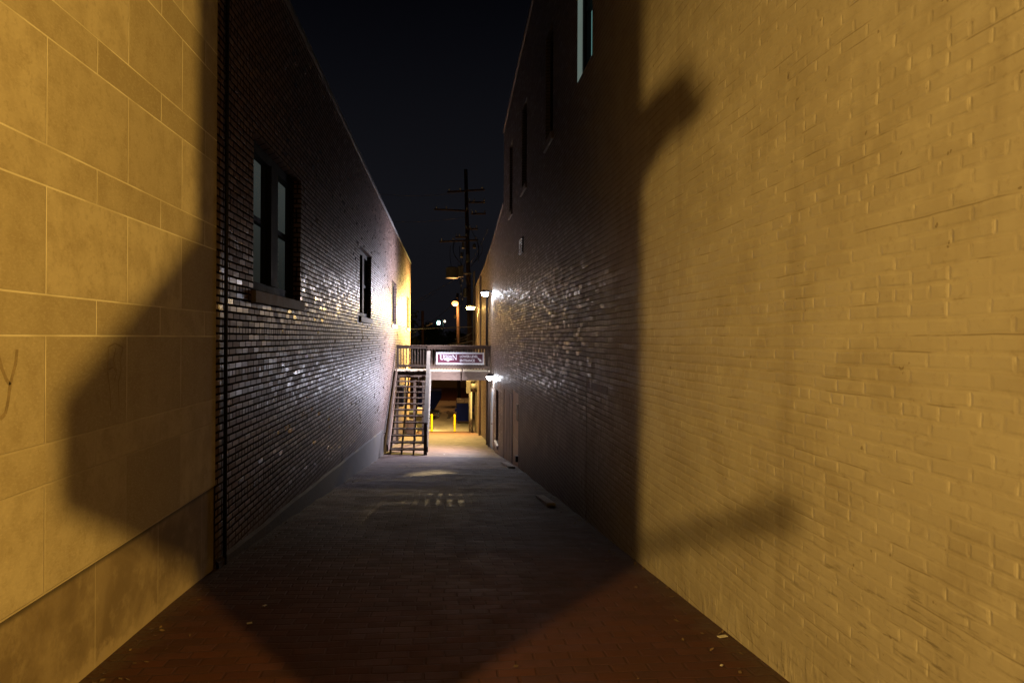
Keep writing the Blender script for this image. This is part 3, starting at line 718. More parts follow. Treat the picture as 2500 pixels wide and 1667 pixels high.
mb = MB(); mb.box(XR - 0.008, XR + 0.10, DR[0] + 0.002, DR[0] + 0.098, DR[2], DR[3] - 0.002); mb.box(XR - 0.008, XR + 0.10, DR[1] - 0.098, DR[1] - 0.002, DR[2], DR[3] - 0.002); mb.box(XR - 0.006, XR + 0.10, DR[0] + 0.1, DR[1] - 0.1, DR[3] - 0.098, DR[3] - 0.002)
mb.build('door_frame', M['white_paint'], d)
mb = MB(); mb.tube([(XR - 0.05, DR[0] + 0.2, H - 3.2), (XR + 0.006, DR[0] + 0.2, H - 3.2)], 0.03, 8); mb.build('handle', M['grey_metal'], d)
dh_window(rear, XR, 1, WR[0], WR[1], WR[2], WR[3], M['frame_black'], M['glass_dark'], M['sill_pale'], 0.14, False, sillproud=0.06)
def pipe(name, pts, r, mat, label, cat, group=None):
    mb = MB(); mb.tube(pts, r, 10); o = mb.build(name, mat, smooth=True); tag(o, label, cat, group); return o

# ------------------------------------------------------------------ deck bridge
YD0, YD1 = 26.4, 27.62; ZD = H - 1.27
deck = empty('deck_bridge', (0, YD0, H - 4), 'weathered wooden deck bridging the alley between both walls, with slatted guard rails', 'deck')
mb = MB(); nb = 30
for i in range(nb):
    x0 = -2.0 + i * 3.72 / nb; mb.box(x0, x0 + 3.72 / nb - 0.012, YD0 - 0.03 + 0.012 * math.sin(i * 2.3), YD1, ZD - 0.04, ZD)
mb.build('decking', M['wood_deck'], deck)
mb = MB(); mb.box(-0.66, 0.62, YD0 + 0.02, YD0 + 0.06, ZD - 0.375, ZD - 0.045); mb.build('rim_beam', M['wood'], deck)
mb = MB(); mb.box(0.66, 1.73, YD0 + 0.015, YD0 + 0.055, ZD - 0.375, ZD - 0.045); mb.build('rim_beam', M['wood'], deck)
mb = MB(); mb.box(-2.0, -0.67, YD0 + 0.30, YD0 + 0.34, ZD - 0.30, ZD - 0.045); mb.build('rim_beam', M['wood_dark'], deck)
mb = MB(); mb.box(-2.0, 1.73, YD1 - 0.05, YD1 - 0.01, ZD - 0.30, ZD - 0.045); mb.build('rim_beam', M['wood_dark'], deck)
for i in range(8):
    x = -1.85 + i * 0.48; mb = MB(); mb.box(x, x + 0.04, YD0 + 0.345, YD1 - 0.052, ZD - 0.24, ZD - 0.044); mb.build('joist', M['wood_dark'], deck)
ZR = H - 0.33
for nm, x0, x1, y, zt in (('front', -0.72, 1.73, YD0 - 0.02, ZR), ('back', -2.0, 1.73, YD1 - 0.06, ZR - 0.01)):
    wm = M['wood'] if nm == 'front' else M['wood_dark']
    mb = MB(); mb.box(x0, x1, y - 0.06, y + 0.07, zt, zt + 0.03); mb.build('rail_cap', M['wood'], deck)
    mb = MB(); mb.box(x0, x1, y - 0.022, y + 0.018, zt - 0.11, zt - 0.002); mb.build('top_rail', wm, deck)
    mb = MB(); mb.box(x0, x1, y - 0.022, y + 0.018, ZD + 0.08, ZD + 0.17); mb.build('bottom_rail', wm, deck)
    n = int((x1 - x0) / 0.115)
    for i in range(n):
        x = x0 + 0.06 + i * 0.115
        mb = MB(); mb.box(x - 0.019, x + 0.019, y + 0.019, y + 0.057, ZD + 0.045, zt - 0.04); mb.build('baluster', wm, deck)
for x, y in ((-0.72, YD0 - 0.02), (0.64, YD0 - 0.055), (1.68, YD0 - 0.02), (-1.95, YD1 - 0.10), (-0.7, YD1 - 0.1), (1.68, YD1 - 0.1)):
    if x == 0.64:
        mb = MB(); mb.box(0.621, 0.659, YD0 - 0.06, YD0 + 0.04, ZD - 0.375, ZD + 0.07)
    else:
        mb = MB(); mb.box(x - 0.045, x + 0.045, y - 0.045 + 0.07, y + 0.045 + 0.07, (ground(x, y) - 0.1) if x < -1.5 or (x > 1.5) else ZD - 0.37, ZR - 0.003)
    mb.build('post', M['wood_dark'] if x < -0.5 else M['wood'], deck)
mb = MB(); mb.box(-0.95, -0.85, YD1 - 0.16, YD1 - 0.062, ground(-0.9, YD1) - 0.1, ZD - 0.31); mb.build('post', M['wood_dark'], deck)
mb = MB(); mb.box(-1.30, -1.20, YD1 - 0.16, YD1 - 0.062, ground(-1.2, YD1) - 0.1, ZD - 0.31); mb.build('post', M['wood'], deck)

# ------------------------------------------------------------------ stairs
stairs = empty('stair_flight', (-1.25, 22.3, ground(-1.25, 22.3)), 'open wooden stair flight climbing along the left wall to the deck', 'stairs')
N = 14; Y0, Y1 = 22.3, 26.4; G0 = ground(-1.2, Y0)
rise = (ZD - G0) / N; run = (Y1 - Y0) / (N - 0.5)
X0, X1 = -1.83, -0.62
for i in range(1, N):
    z = G0 + rise * i; y = Y0 + run * (i - 1)
    mb = MB(); mb.box(X0, X1 - 0.055, y - 0.03, y + run - 0.02, z - 0.042, z); mb.build('tread', M['wood'], stairs)
for x in (-1.81, -1.44, -1.05, -0.65):
    mb = MB(); sl = (ZD - 0.04 - (G0 + rise)) / (Y1 - Y0 - 0.2)
    mb.prism([(Y0 + 0.02, G0 - 0.03), (Y0 + 0.02, G0 + rise - 0.045), (Y1 - 0.02, ZD - rise - 0.05), (Y1 - 0.02, ZD - rise - 0.34), (Y0 + 0.30, G0 - 0.03)], 'x', x - 0.022, x + 0.022)
    mb.build('stringer', M['wood_dark'], stairs)
mb = MB(); mb.box(-0.71, -0.60, Y0 - 0.11, Y0 - 0.01, ground(-0.65, Y0) - 0.05, H - 2.76); mb.build('newel_post', M['wood_dark'], stairs)
mb = MB(); mb.bar((-0.645, Y0 - 0.12, H - 2.80), (-0.665, Y1 - 0.05, H - 0.53), 0.13, 0.038); mb.build('handrail', M['wood_pale'], stairs)
mb = MB(); mb.bar((-0.585, Y0 + 0.0, H - 3.66), (-0.585, Y1 - 0.05, H - 1.36), 0.034, 0.22); mb.build('side_board', M['wood_pale'], stairs)
for i in range(26):
    y = Y0 + 0.12 + i * 0.155; zz = H - 2.80 + (y - Y0 + 0.12) * (2.27 / (Y1 - Y0 + 0.07))
    mb = MB(); mb.box(-0.628, -0.606, y - 0.018, y + 0.018, zz - 0.80, zz - 0.02); mb.build('baluster', M['wood_pale'], stairs)
mb = MB(); mb.bar((XL + 0.13, Y0 - 0.05, H - 3.60), (XL + 0.13, Y1, H - 1.30), 0.05, 0.30); mb.build('wall_board', M['wood'], stairs)
mb = MB(); mb.tube([(XL + 0.055, Y0 - 0.2, H - 3.1), (XL + 0.055, Y1 + 0.1, H - 0.65)], 0.022, 8); mb.build('wall_handrail', M['wood_dark'], stairs)

# ------------------------------------------------------------------ entrance sign on the deck rail
YG = YD0 - 0.12
p0 = U(1065, 860, YG); p1 = U(1182, 890, YG)
sx0, sx1, sz1, sz0 = p0.x, p1.x, p0.z, p1.z
sign = empty('entrance_sign', ((sx0 + sx1) / 2, YG, sz0), 'maroon lower level entrance sign with white border and lettering on the deck rail', 'sign')
SW, SH = sx1 - sx0, sz1 - sz0
mb = MB(); mb.box(sx0, sx1, YG, YG + 0.03, sz0, sz1); mb.build('panel', M['sign_white'], sign)
mb = MB(); bd = 0.058; mb.box(sx0 + bd, sx1 - bd, YG - 0.004, YG + 0.0, sz0 + bd, sz1 - bd); mb.build('sign_face', M['maroon'], sign)
for xx in (sx0 + 0.3, sx1 - 0.3):
    mb = MB(); mb.box(xx - 0.02, xx + 0.02, YG + 0.031, YG + 0.078, sz0 + 0.05, sz1 - 0.05); mb.build('bracket', M['black_metal'], sign)
LT = MB()
def sp(u, v): return (sx0 + u * SW, YG - 0.0075, sz0 + (1 - v) * SH)
SYM = SW / SH
def poly(pts, back=0.0):
    P = [sp(u, v) for u, v in pts]; P = [(x, y - back, z) for x, y, z in P]
    Q = [(x, y + 0.003, z) for x, y, z in P]; b = len(LT.v); n = len(P)
    LT.v += P + Q; LT.f.append(tuple(b + i for i in range(n))); LT.m.append(0)
    for i in range(n):
        j = (i + 1) % n; LT.f.append((b + i, b + n + i, b + n + j, b + j)); LT.m.append(0)
def rect(u0, v0, u1, v1, back=0.0): poly([(u0, v0), (u1, v0), (u1, v1), (u0, v1)], back)
# crop frame: sign spans x 1042..2098, y 270..540 of the enlarged photograph
def A(x, y): return ((x - 1042) / 1056.0, (y - 268) / 274.0)
def prect(x0, y0, x1, y1, back=0.0): rect(*A(x0, y0), *A(x1, y1), back)
def ppoly(pts, back=0.0): poly([A(*p) for p in pts], back)
# tall serif U and N
prect(1116, 326, 1166, 336); prect(1182, 326, 1216, 336)
prect(1130, 336, 1153, 408)
prect(1193, 336, 1204, 408)
ppoly([(1130, 408), (1153, 408), (1160, 421), (1176, 424), (1190, 420), (1193, 408), (1204, 408), (1198, 428), (1178, 438), (1156, 437), (1138, 428)])
prect(1392, 326, 1424, 336); prect(1466, 326, 1500, 336); prect(1394, 428, 1432, 437)
prect(1406, 336, 1416, 428); prect(1478, 336, 1489, 437)
ppoly([(1406, 330), (1424, 330), (1489, 437), (1474, 437)], 0.0006)
LT.build('lettering', M['sign_white'], sign, recalc=True)
def text(body, x0, x1, y0, y1, mat, name='lettering', extr=0.0015, bold=0.0, yoff=0.0075):
    cu = bpy.data.curves.new(name, 'FONT'); cu.body = body; cu.size = 1.0; cu.extrude = 0.0; cu.offset = bold
    tmp = bpy.data.objects.new('text_tmp', cu); COL.objects.link(tmp); bpy.context.view_layer.update()
    me = bpy.data.meshes.new_from_object(tmp.evaluated_get(bpy.context.evaluated_depsgraph_get()))
    bpy.data.objects.remove(tmp)
    xs = [v.co.x for v in me.vertices]; ys = [v.co.y for v in me.vertices]
    ax, bx_, ay, by = min(xs), max(xs), min(ys), max(ys)
    (u0, v0), (u1, v1) = A(x0, y0), A(x1, y1)
    for v in me.vertices:
        u = u0 + (v.co.x - ax) / (bx_ - ax) * (u1 - u0); w = v1 + (v.co.y - ay) / (by - ay) * (v0 - v1)
        x, y, z = sp(u, w); v.co = (x, YG - yoff, z)
    me.materials.clear(); me.materials.append(mat)
    o = bpy.data.objects.new(name, me); COL.objects.link(o); par(o, sign)
    return o
text('PTOW', 1216, 1394, 330, 392, M['sign_white'], bold=0.012)
text('LOWER LEVEL', 1563, 1962, 330, 388, M['sign_white'], bold=0.035)
text('ENTRANCE', 1563, 1892, 420, 480, M['sign_white'], bold=0.035)
LT = MB(); prect(1218, 398, 1384, 441); ppoly([(1262, 441), (1342, 441), (1302, 480)])
ppoly([(1954, 412), (1976, 390), (2010, 428), (2026, 414), (2042, 478), (1982, 466), (1996, 450)])
LT.build('arrow_mark', M['sign_white'], sign)
text('PLAZA', 1232, 1370, 406, 434, M['maroon'], bold=0.0, yoff=0.0105)

# ------------------------------------------------------------------ lamps in the alley
def wall_lamp(name, loc, wall_x, lens_m, power, color, label, group, hw=0.16, r=0.05, spot=None):
    t = empty(name, (wall_x, loc[1], loc[2]), label, 'wall lamp', group)
    x, y, z = loc
    mb = MB(); mb.box(wall_x - 0.03, wall_x - 0.002, y - 0.10, y + 0.10, z - 0.05, z + 0.16); mb.build('back_plate', M['black_metal'], t)
    mb = MB(); mb.tube([(wall_x - 0.03, y, z + 0.12), (x + 0.02, y, z + 0.15)], 0.025, 8); mb.build('arm', M['black_metal'], t)
    mb = MB(); mb.prism([(x - hw, z + 0.075), (x + hw * 0.9, z + 0.075), (x + hw * 0.9, z + 0.13), (x - hw * 0.4, z + 0.18)], 'y', y - 0.14, y + 0.14); mb.build('hood', M['black_metal'], t)
    mb = MB(); mb.tube([(x, y, z + 0.073), (x, y, z - 0.01), (x, y, z - 0.055), (x, y, z - 0.075)], [hw * 0.8, hw * 0.78, hw * 0.5, hw * 0.1], 14); mb.build('lens', lens_m, t, smooth=True)
    add_light(name + '_light', (x - hw - 0.05, y - 0.02, z - 0.06), power, color, r, t, spot)
    return t
w1 = U(1184, 719, 26.0); w2 = U(1196, 923, 25.1); y1 = U(1149, 753, 37.0)
wall_lamp('wall_lamp', w1, XR, M['em_white'], P_WHITE_UP, WHITE, 'white wall lamp high above the deck on the right wall', 'lamps on the right wall', spot=((-0.95, -0.12, -0.28), R(155), 1.0))
wall_lamp('wall_lamp', w2, XR, M['em_white'], P_WHITE_LOW, WHITE, 'white wall lamp below deck level above the pale blue door', 'lamps on the right wall', 0.15, spot=((-0.95, -0.12, -0.28), R(155), 1.0))
wall_lamp('wall_lamp', y1, XR, M['em_yellow'], P_YELLOW, YELLOW, 'yellow wall lamp at the far end of the right wall', 'lamps on the right wall', 0.27, spot=((-0.83, -0.055, -0.55), R(166), 0.85))

# poles and lamps beyond
def pole(name, base, topp, r0, r1, label, cat, mat=None, group=None):
    t = empty(name, base, label, cat, group)
    mb = MB(); mb.tube([Vector(base) - Vector((0, 0, 0.3)), (Vector(base) + Vector(topp)) / 2, topp], [r0, (r0 + r1) / 2, r1], 12); mb.build('pole', mat or M['pole_wood'], t, smooth=True)
    return t
Yp = 52.0
tp_ = U(1137, 414, Yp); bs = U(1152, 1006, Yp); bs.z = ground(bs.x, Yp)
up = pole('utility_pole', bs, tp_, 0.20, 0.13, 'tall dark utility pole with many cross arms and a transformer beyond the deck', 'utility pole')
def on_pole(py): 
    q = U(1150, py, Yp); f = (q.z - bs.z) / (tp_.z - bs.z); return bs + (tp_ - bs) * f
for (xa, xb, py, dy) in ((1092, 1183, 466, 3), (1144, 1184, 494, 0), (1060, 1145, 513, -2), (1150, 1186, 522, 0), (1136, 1166, 559, 0), (1112, 1140, 579, 0), (1073, 1168, 588, 2)):
    a = U(xa, py + dy, Yp - 0.2); b = U(xb, py - dy, Yp - 0.2); mb = MB(); mb.bar(a, b, 0.10, 0.12)
    arm = mb.build('cross_arm', M['pole_wood'], up)
    for f in (0.06, 0.35, 0.94):
        q = a + (b - a) * f; mb = MB(); mb.tube([q + Vector((0, 0, 0.062)), q + Vector((0, 0, 0.16)), q + Vector((0, 0, 0.26))], [0.02, 0.06, 0.035], 8); mb.build('insulator', M['porcelain'], arm)
c0 = U(1104, 679, Yp - 0.5); mb = MB(); hh = 27 * Yp / FPX
mb.tube([c0, c0 + Vector((0, 0, hh * 0.9)), c0 + Vector((0, 0, hh))], [0.48, 0.48, 0.30], 16); mb.box(c0.x + 0.46, bs.x - 0.1, Yp - 0.6, Yp - 0.45, c0.z + 0.3, c0.z + 0.42); mb.build('transformer', M['transformer'], up)
c0 = U(1124, 676, Yp - 0.5); mb = MB(); mb.tube([c0, c0 + Vector((0, 0, 0.75)), c0 + Vector((0, 0, 0.85))], [0.22, 0.22, 0.12], 12); mb.build('transformer', M['transformer'], up)
mb = MB()
for (x0, y0_, x1, y1_, s) in ((1108, 590, 1122, 640, -8), (1166, 590, 1150, 650, 10), (1122, 600, 1140, 690, -6), (1126, 680, 1146, 560, 4)):
    pts = []
    for i in range(9):
        f = i / 8; pts.append(U(x0 + (x1 - x0) * f + s * math.sin(math.pi * f), y0_ + (y1_ - y0_) * f, Yp - 0.35))
    mb.tube(pts, 0.025, 6)
for (x0, y0_, x1, y1_, s) in ((1100, 600, 1128, 700, -12), (1112, 588, 1132, 650, -14), (1172, 588, 1158, 640, 12), (1138, 590, 1130, 740, -9), (1142, 610, 1146, 780, 5), (1118, 640, 1126, 760, 3), (1150, 560, 1168, 640, 8)):
    pts = []
    for i in range(9):
        f = i / 8; pts.append(U(x0 + (x1 - x0) * f + s * math.sin(math.pi * f), y0_ + (y1_ - y0_) * f, Yp - 0.4))
    mb.tube(pts, 0.02, 6)
mb.build('drop_cable', M['black_plastic'], up)
for (px, py, w_, h_) in ((1131, 606, 0.22, 0.5), (1127, 628, 0.18, 0.4), (1158, 606, 0.25, 0.35), (1142, 640, 0.3, 0.6), (1136, 725, 0.35, 0.7)):
    q = U(px, py, Yp - 0.4); mb = MB(); mb.tube([q, q + Vector((0, 0, h_ * 0.8)), q + Vector((0, 0, h_))], [w_ / 2, w_ / 2, w_ / 5], 10); mb.build('cutout_switch', M['transformer'], up)
mb = MB(); q0 = U(1157.5, 662, Yp - 0.3); q1 = Vector((q0.x, q0.y, bs.z)); mb.tube([q1, q0], 0.07, 8); mb.build('conduit', M['pipe_pale'], up)
for py in (655, 668, 688, 700, 720, 733):
    q = U(1126 + (py % 5), py, Yp - 0.4); mb = MB(); mb.tube([q, q + Vector((0, 0, 0.10)), q + Vector((0, 0, 0.16))], [0.03, 0.06, 0.03], 8); mb.build('insulator', M['porcelain'], up)

Yo = 60.0
b2 = U(1121, 990, Yo); b2.z = ground(b2.x, Yo)
p2 = pole('street_light_pole', b2, U(1117, 716, Yo), 0.16, 0.11, 'orange sodium lamp on a wooden pole beyond the deck', 'street lamp')
lo = U(1111, 741, Yo - 0.7)
mb = MB(); mb.tube([U(1117, 728, Yo), U(1113, 725, Yo - 0.4), U(1111, 733, Yo - 0.7)], 0.035, 8); mb.build('arm', M['grey_metal'], p2)
mb = MB(); mb.tube([lo + Vector((0, 0, 0.20)), lo + Vector((0, 0, 0.26)), lo + Vector((0, 0, 0.36))], [0.14, 0.12, 0.04], 12); mb.build('hood', M['grey_metal'], p2)
mb = MB(); mb.tube([lo + Vector((0, 0, 0.198)), lo + Vector((0, 0, 0.12)), lo, lo - Vector((0, 0, 0.12)), lo - Vector((0, 0, 0.2))], [0.12, 0.24, 0.29, 0.24, 0.08], 12); mb.build('lens', M['em_orange'], p2, smooth=True)
add_light('orange_light', lo - Vector((0, 0.1, 0.32)), P_ORANGE, ORANGE, 0.10, p2)
fl = lo - Vector((0.0, 0.35, 1.15))  # added narrow beam and housing, to throw rows of light onto the paving
add_light('added_beam_light', fl, P_ADDED_BEAM, (1.0, 0.72, 0.36), 0.06, p2, (Vector((-0.02, 26.4, H - 1.32)) - fl, R(2.3), 0.6))
mb = MB(); mb.tube([fl + Vector((0, 0.12, 0)), fl + Vector((0, 0.3, 0.02))], [0.15, 0.06], 12); mb.build('added_beam_lamp', M['grey_metal'], p2)

Yt = 120.0
def far_lamp(px, py, ypole, r, mat, label, arm=0.0):
    q = U(px, py, Yt); b = Vector((q.x + arm, Yt, H - 6.0))
    t = empty('distant_lamp', b, label, 'street lamp', 'distant lamps beyond the alley')
    mb = MB(); mb.tube([b, (b.x, Yt, q.z + 0.3)], [0.12, 0.07], 8)
    if arm: mb.tube([(b.x, Yt, q.z + 0.25), (q.x, Yt, q.z + 0.3)], 0.05, 6)
    mb.build('post', M['grey_metal'], t)
    mb = MB(); mb.tube([q + Vector((0, 0, r)), q, q - Vector((0, 0, r))], [r * 0.5, r, r * 0.5], 10); mb.build('lens', mat, t, smooth=True)
    return t
far_lamp(1070.8, 788, 0, 0.34, M['em_teal'], 'greenish white mercury lamp far beyond the deck', -0.3)
far_lamp(1085.8, 784.5, 0, 0.17, emitter('cream_lamp_lens', (1.0, 0.85, 0.6), 5.0), 'small cream lamp on a thin post beside the greenish lamp', -0.28)
Yq = 72.0
b3 = U(1032.5, 990, Yq); b3.z = H - 6.0
o = pole('short_pole', b3, U(1031.5, 759, Yq), 0.16, 0.14, 'plain grey wooden pole just beyond the end of the brick building', 'pole')

# overhead lines
def wire(pts, r, label, group='overhead lines beyond the deck', sag=0.0):
    P = []
    for i in range(13):
        f = i / 12; q = pts[0] + (pts[1] - pts[0]) * f; q = q - Vector((0, 0, sag * 4 * f * (1 - f))); P.append(q)
    mb = MB(); mb.tube(P, r, 6); o = mb.build('overhead_line', M['cable'], smooth=True); tag(o, label, 'cable', group)
wire((U(980, 804.5, 46), U(1156, 797.5, 46)), 0.028, 'pale cable running level across the gap above the deck', sag=0.0)
wire((U(980, 843, 44), U(1156, 831, 44)), 0.032, 'pale cable running low just above the deck rail', sag=0.25)
wire((U(985, 752, 50), U(1109, 684, 51)), 0.018, 'thin cable rising from the brick building to the transformer')
wire((U(985, 759, 50), U(1066, 714, 51)), 0.014, 'thinner cable just under the one rising to the transformer')
wire((U(1110, 828, 46), U(1152, 812, 46)), 0.03, 'short cable climbing to the end of the right wall', sag=0.1)
wire((U(1040, 797, 60), U(1055, 790, 60)), 0.03, 'short cable end beside the plain grey pole')
wire((U(930, 540, 54), U(1136, 530, 51.8)), 0.012, 'faint high cable reaching the tall utility pole from the left', sag=0.2)

wire((U(900, 470, 54), U(1134, 468, 51.8)), 0.012, 'higher faint cable reaching the top cross arm from the left', sag=0.3)
wire((U(1148, 700, 51.8), U(1010, 812, 47)), 0.016, 'slack cable dropping from the pole towards the brick building', sag=0.3)
wire((U(1150, 640, 51.8), U(1192, 560, 44)), 0.014, 'thin cable rising from the pole over the right roof', sag=0.1)
wire((U(1040, 846, 62), U(1150, 822, 53)), 0.02, 'twisted service cable low beyond the deck rail', sag=0.25)

# ------------------------------------------------------------------ things on the ground
def bollard(px, label):
    Y = 40.6; x = (px - VX) * Y / FPX; z = ground(x, Y)
    t = empty('bollard', (x, Y, z), label, 'bollard', 'yellow bollards at the end of the alley')
    mb = MB(); mb.tube([(x, Y, z), (x, Y, z + 0.99), (x, Y, z + 1.03), (x, Y, z + 1.05)], [0.065, 0.065, 0.05, 0.02], 14); mb.build('post', M['yellow'], t, smooth=False)
    mb = MB(); mb.tube([(x, Y, z - 0.05), (x, Y, z + 0.03), (x, Y, z + 0.04)], [0.11, 0.11, 0.07], 12); mb.build('base', M['black_metal'], t)
bollard(1055, 'yellow bollard beside the stair handrail'); bollard(1111, 'yellow bollard in front of the blue dumpster on the right')

def dumpster(cx, Y, w, dep, hgt, name_label, rz=0.0, slope=0.0, sticker=False):
    z = ground(cx, Y)
    t = empty('dumpster', (cx, Y, z), name_label, 'dumpster', 'blue dumpsters in the rear lot')
    zb = z + 0.16
    mb = MB(); prof = [(Y, zb), (Y - slope * 0.0, zb + hgt * 0.86), (Y + dep, zb + hgt), (Y + dep, zb)]
    if slope:
        mb.prism([(cx - w / 2, zb), (cx + w / 2 - slope, zb), (cx + w / 2, zb + hgt * 0.62), (cx + w / 2, zb + hgt), (cx - w / 2, zb + hgt)], 'y', Y, Y + dep)
    else: mb.prism(prof, 'x', cx - w / 2, cx + w / 2)
    mb.box(cx - w / 2 - 0.03, cx + w / 2 + 0.03, Y - 0.04, Y - 0.002, zb + hgt * 0.78, zb + hgt * 0.86)
    mb.box(cx - w / 2 - 0.02, cx + w / 2 - slope + 0.02, Y - 0.03, Y - 0.002, zb + 0.25, zb + 0.32)
    mb.build('bin_body', M['blue'], t)
    for sx in (-1, 1):
        mb = MB(); x = cx + sx * (w / 2 + 0.06); mb.box(x - 0.05, x + 0.05, Y + 0.2, Y + dep - 0.2, zb + hgt * 0.45, zb + hgt * 0.6)
        if not (slope and sx > 0): mb.build('fork_pocket', M['blue'], t)
        mb = MB(); wx = cx + sx * (w / 2 - 0.16) - (slope if sx > 0 else 0); mb.tube([(wx - 0.03, Y + 0.12, z + 0.08), (wx + 0.03, Y + 0.12, z + 0.08)], 0.08, 10); mb.build('wheel', M['black_plastic'], t)
        mb = MB(); mb.bar((cx + sx * w / 4 - w * 0.23, Y + dep * 0.5, zb + hgt * 0.95), (cx + sx * w / 4 + w * 0.23, Y + dep * 0.5, zb + hgt * 0.95), dep * 1.05, 0.04, (0, -0.14 * hgt / dep * (0 if slope else 1), 1)); mb.build('lid', M['black_plastic'], t)
    if sticker:
        mb = MB(); mb.box(cx + w * 0.28, cx + w * 0.42, Y - 0.012, Y - 0.001, zb + hgt * 0.42, zb + hgt * 0.68); mb.build('sticker', M['label_yellow'], t)
    return t
Yd = 47.0
dumpster((1135 - VX) * Yd / FPX, Yd, 1.08, 1.3, 1.42, 'blue dumpster with a yellow sticker against the right side', sticker=True)
dumpster((1048 - VX) * 55 / FPX, 55.0, 2.0, 1.5, 1.55, 'blue dumpster with a slanted side, half hidden by the stair handrail', slope=0.55)

def bag(cx, Y, r, label):
    mb = MB(); z = ground(cx, Y); n = 12
    rows = []
    for j, (hz, rr) in enumerate(((0, 0.75), (0.15, 1.0), (0.4, 0.95), (0.65, 0.6), (0.8, 0.25), (0.95, 0.32))):
        b = len(mb.v)
        for i in range(n):
            t = 2 * math.pi * i / n; q = 1 + 0.12 * math.sin(3 * t + j) + 0.08 * math.sin(5 * t + 2 * j)
            mb.v.append((cx + r * rr * q * math.cos(t), Y + r * rr * q * math.sin(t), z + hz * r * 1.1))
        rows.append(b)
    for a, b in zip(rows, rows[1:]):
        for i in range(n): mb.f.append((a + i, a + (i + 1) % n, b + (i + 1) % n, b + i)); mb.m.append(0)
    mb.f.append(tuple(rows[-1] + i for i in range(n))); mb.m.append(0)
    o = mb.build('rubbish_bag', M['black_plastic'], smooth=True); tag(o, label, 'rubbish bag')
bag(-1.15, 50.0, 0.42, 'black rubbish bag slumped in front of the slanted blue dumpster')

def wheelie(cx, Y, w, h, mat, label, group):
    z = ground(cx, Y); t = empty('wheeled_bin', (cx, Y, z), label, 'bin', group)
    mb = MB(); b = len(mb.v); s = 0.82
    mb.v += [(cx - w / 2 * s, Y, z + 0.12), (cx + w / 2 * s, Y, z + 0.12), (cx + w / 2 * s, Y + w * s, z + 0.12), (cx - w / 2 * s, Y + w * s, z + 0.12),
             (cx - w / 2, Y - 0.05, z + h), (cx + w / 2, Y - 0.05, z + h), (cx + w / 2, Y + w, z + h), (cx - w / 2, Y + w, z + h)]
    for q in ((3, 2, 1, 0), (4, 5, 6, 7), (0, 1, 5, 4), (1, 2, 6, 5), (2, 3, 7, 6), (3, 0, 4, 7)): mb.f.append(tuple(b + i for i in q)); mb.m.append(0)
    mb.build('bin_body', mat, t)
    mb = MB(); mb.box(cx - w / 2 - 0.03, cx + w / 2 + 0.03, Y - 0.09, Y + w + 0.06, z + h + 0.003, z + h + 0.06); mb.build('lid', mat, t)
    for sx in (-1, 1):
        mb = MB(); x = cx + sx * w * 0.36; mb.tube([(x - 0.03, Y + 0.10, z + 0.12), (x + 0.03, Y + 0.10, z + 0.12)], 0.12, 12); mb.build('wheel', M['black_plastic'], t)
Yw = 38.0
wheelie((1008 - VX) * Yw / FPX, Yw, 0.42, 1.15, M['dark_green'], 'narrow dark green wheeled bin behind the stairs, nearer the wall', 'wheeled bins behind the stairs')
wheelie((1030 - VX) * Yw / FPX, Yw, 0.55, 1.05, M['dark_green'], 'wider dark green wheeled bin behind the stairs, nearer the handrail', 'wheeled bins behind the stairs')
# crate of boxes on top of the wider bin
mb = MB(); x = (1030 - VX) * Yw / FPX; z = ground(x, Yw) + 1.12; mb.box(x - 0.26, x + 0.24, Yw - 0.02, Yw + 0.45, z, z + 0.26)
for f in (0.08, 0.16): mb.box(x - 0.265, x + 0.245, Yw - 0.026, Yw + 0.456, z + f, z + f + 0.03)
tag(mb.build('cardboard_box', simple('brown_cardboard', (0.36, 0.26, 0.17), 0.85, 0.2, 6)), 'torn brown cardboard box on top of the wider wheeled bin', 'box')
# pale downpipe and dark posts behind the stairs
pipe('downpipe', [(XL + 0.07, 33.5, ground(XL, 33.5)), (XL + 0.07, 33.5, H - 1.3)], 0.06, M['pipe_pale'], 'pale downpipe on the brick wall behind the stairs', 'pipe')
mb = MB(); mb.box(XL + 0.004, XL + 0.26, 28.6, 29.1, H - 2.9, H - 2.0); mb.box(XL + 0.26, XL + 0.275, 28.65, 29.05, H - 2.85, H - 2.05)
tag(mb.build('meter_box', M['black_metal']), 'black meter box on the brick wall behind the stair top', 'meter box')
mb = MB(); z0 = ground(-1.2, 34.5)
mb.prism([(33.6, z0), (33.6, z0 + 0.9), (33.75, z0 + 0.9), (36.5, z0 + 0.25), (36.5, z0 - 0.1)], 'x', XL + 0.003, XL + 0.45); tag(mb.build('concrete_ramp_wall', M['concrete']), 'low sloping concrete wall against the brick building behind the stairs', 'wall')

# exhaust duct, right
Ye = 38.6; c = U(1153, 945, Ye)
dt = empty('exhaust_duct', (XR, Ye, c.z), 'beige exhaust duct with a round outlet on the right wall below the deck', 'duct')
mb = MB(); mb.tube([(XR - 0.003, Ye, c.z), (c.x - 0.1, Ye, c.z)], 0.27, 18); mb.build('round_duct', M['duct'], dt, smooth=True)
mb = MB(); mb.box(c.x - 0.34, c.x - 0.103, Ye - 0.34, Ye + 0.34, c.z - 0.32, c.z + 0.34); mb.build('duct_hood', M['duct'], dt)
mb = MB(); mb.box(c.x - 0.25, c.x + 0.13, Ye - 0.2, Ye + 0.2, c.z + 0.345, c.z + 0.70); mb.build('fan_box', M['duct'], dt)
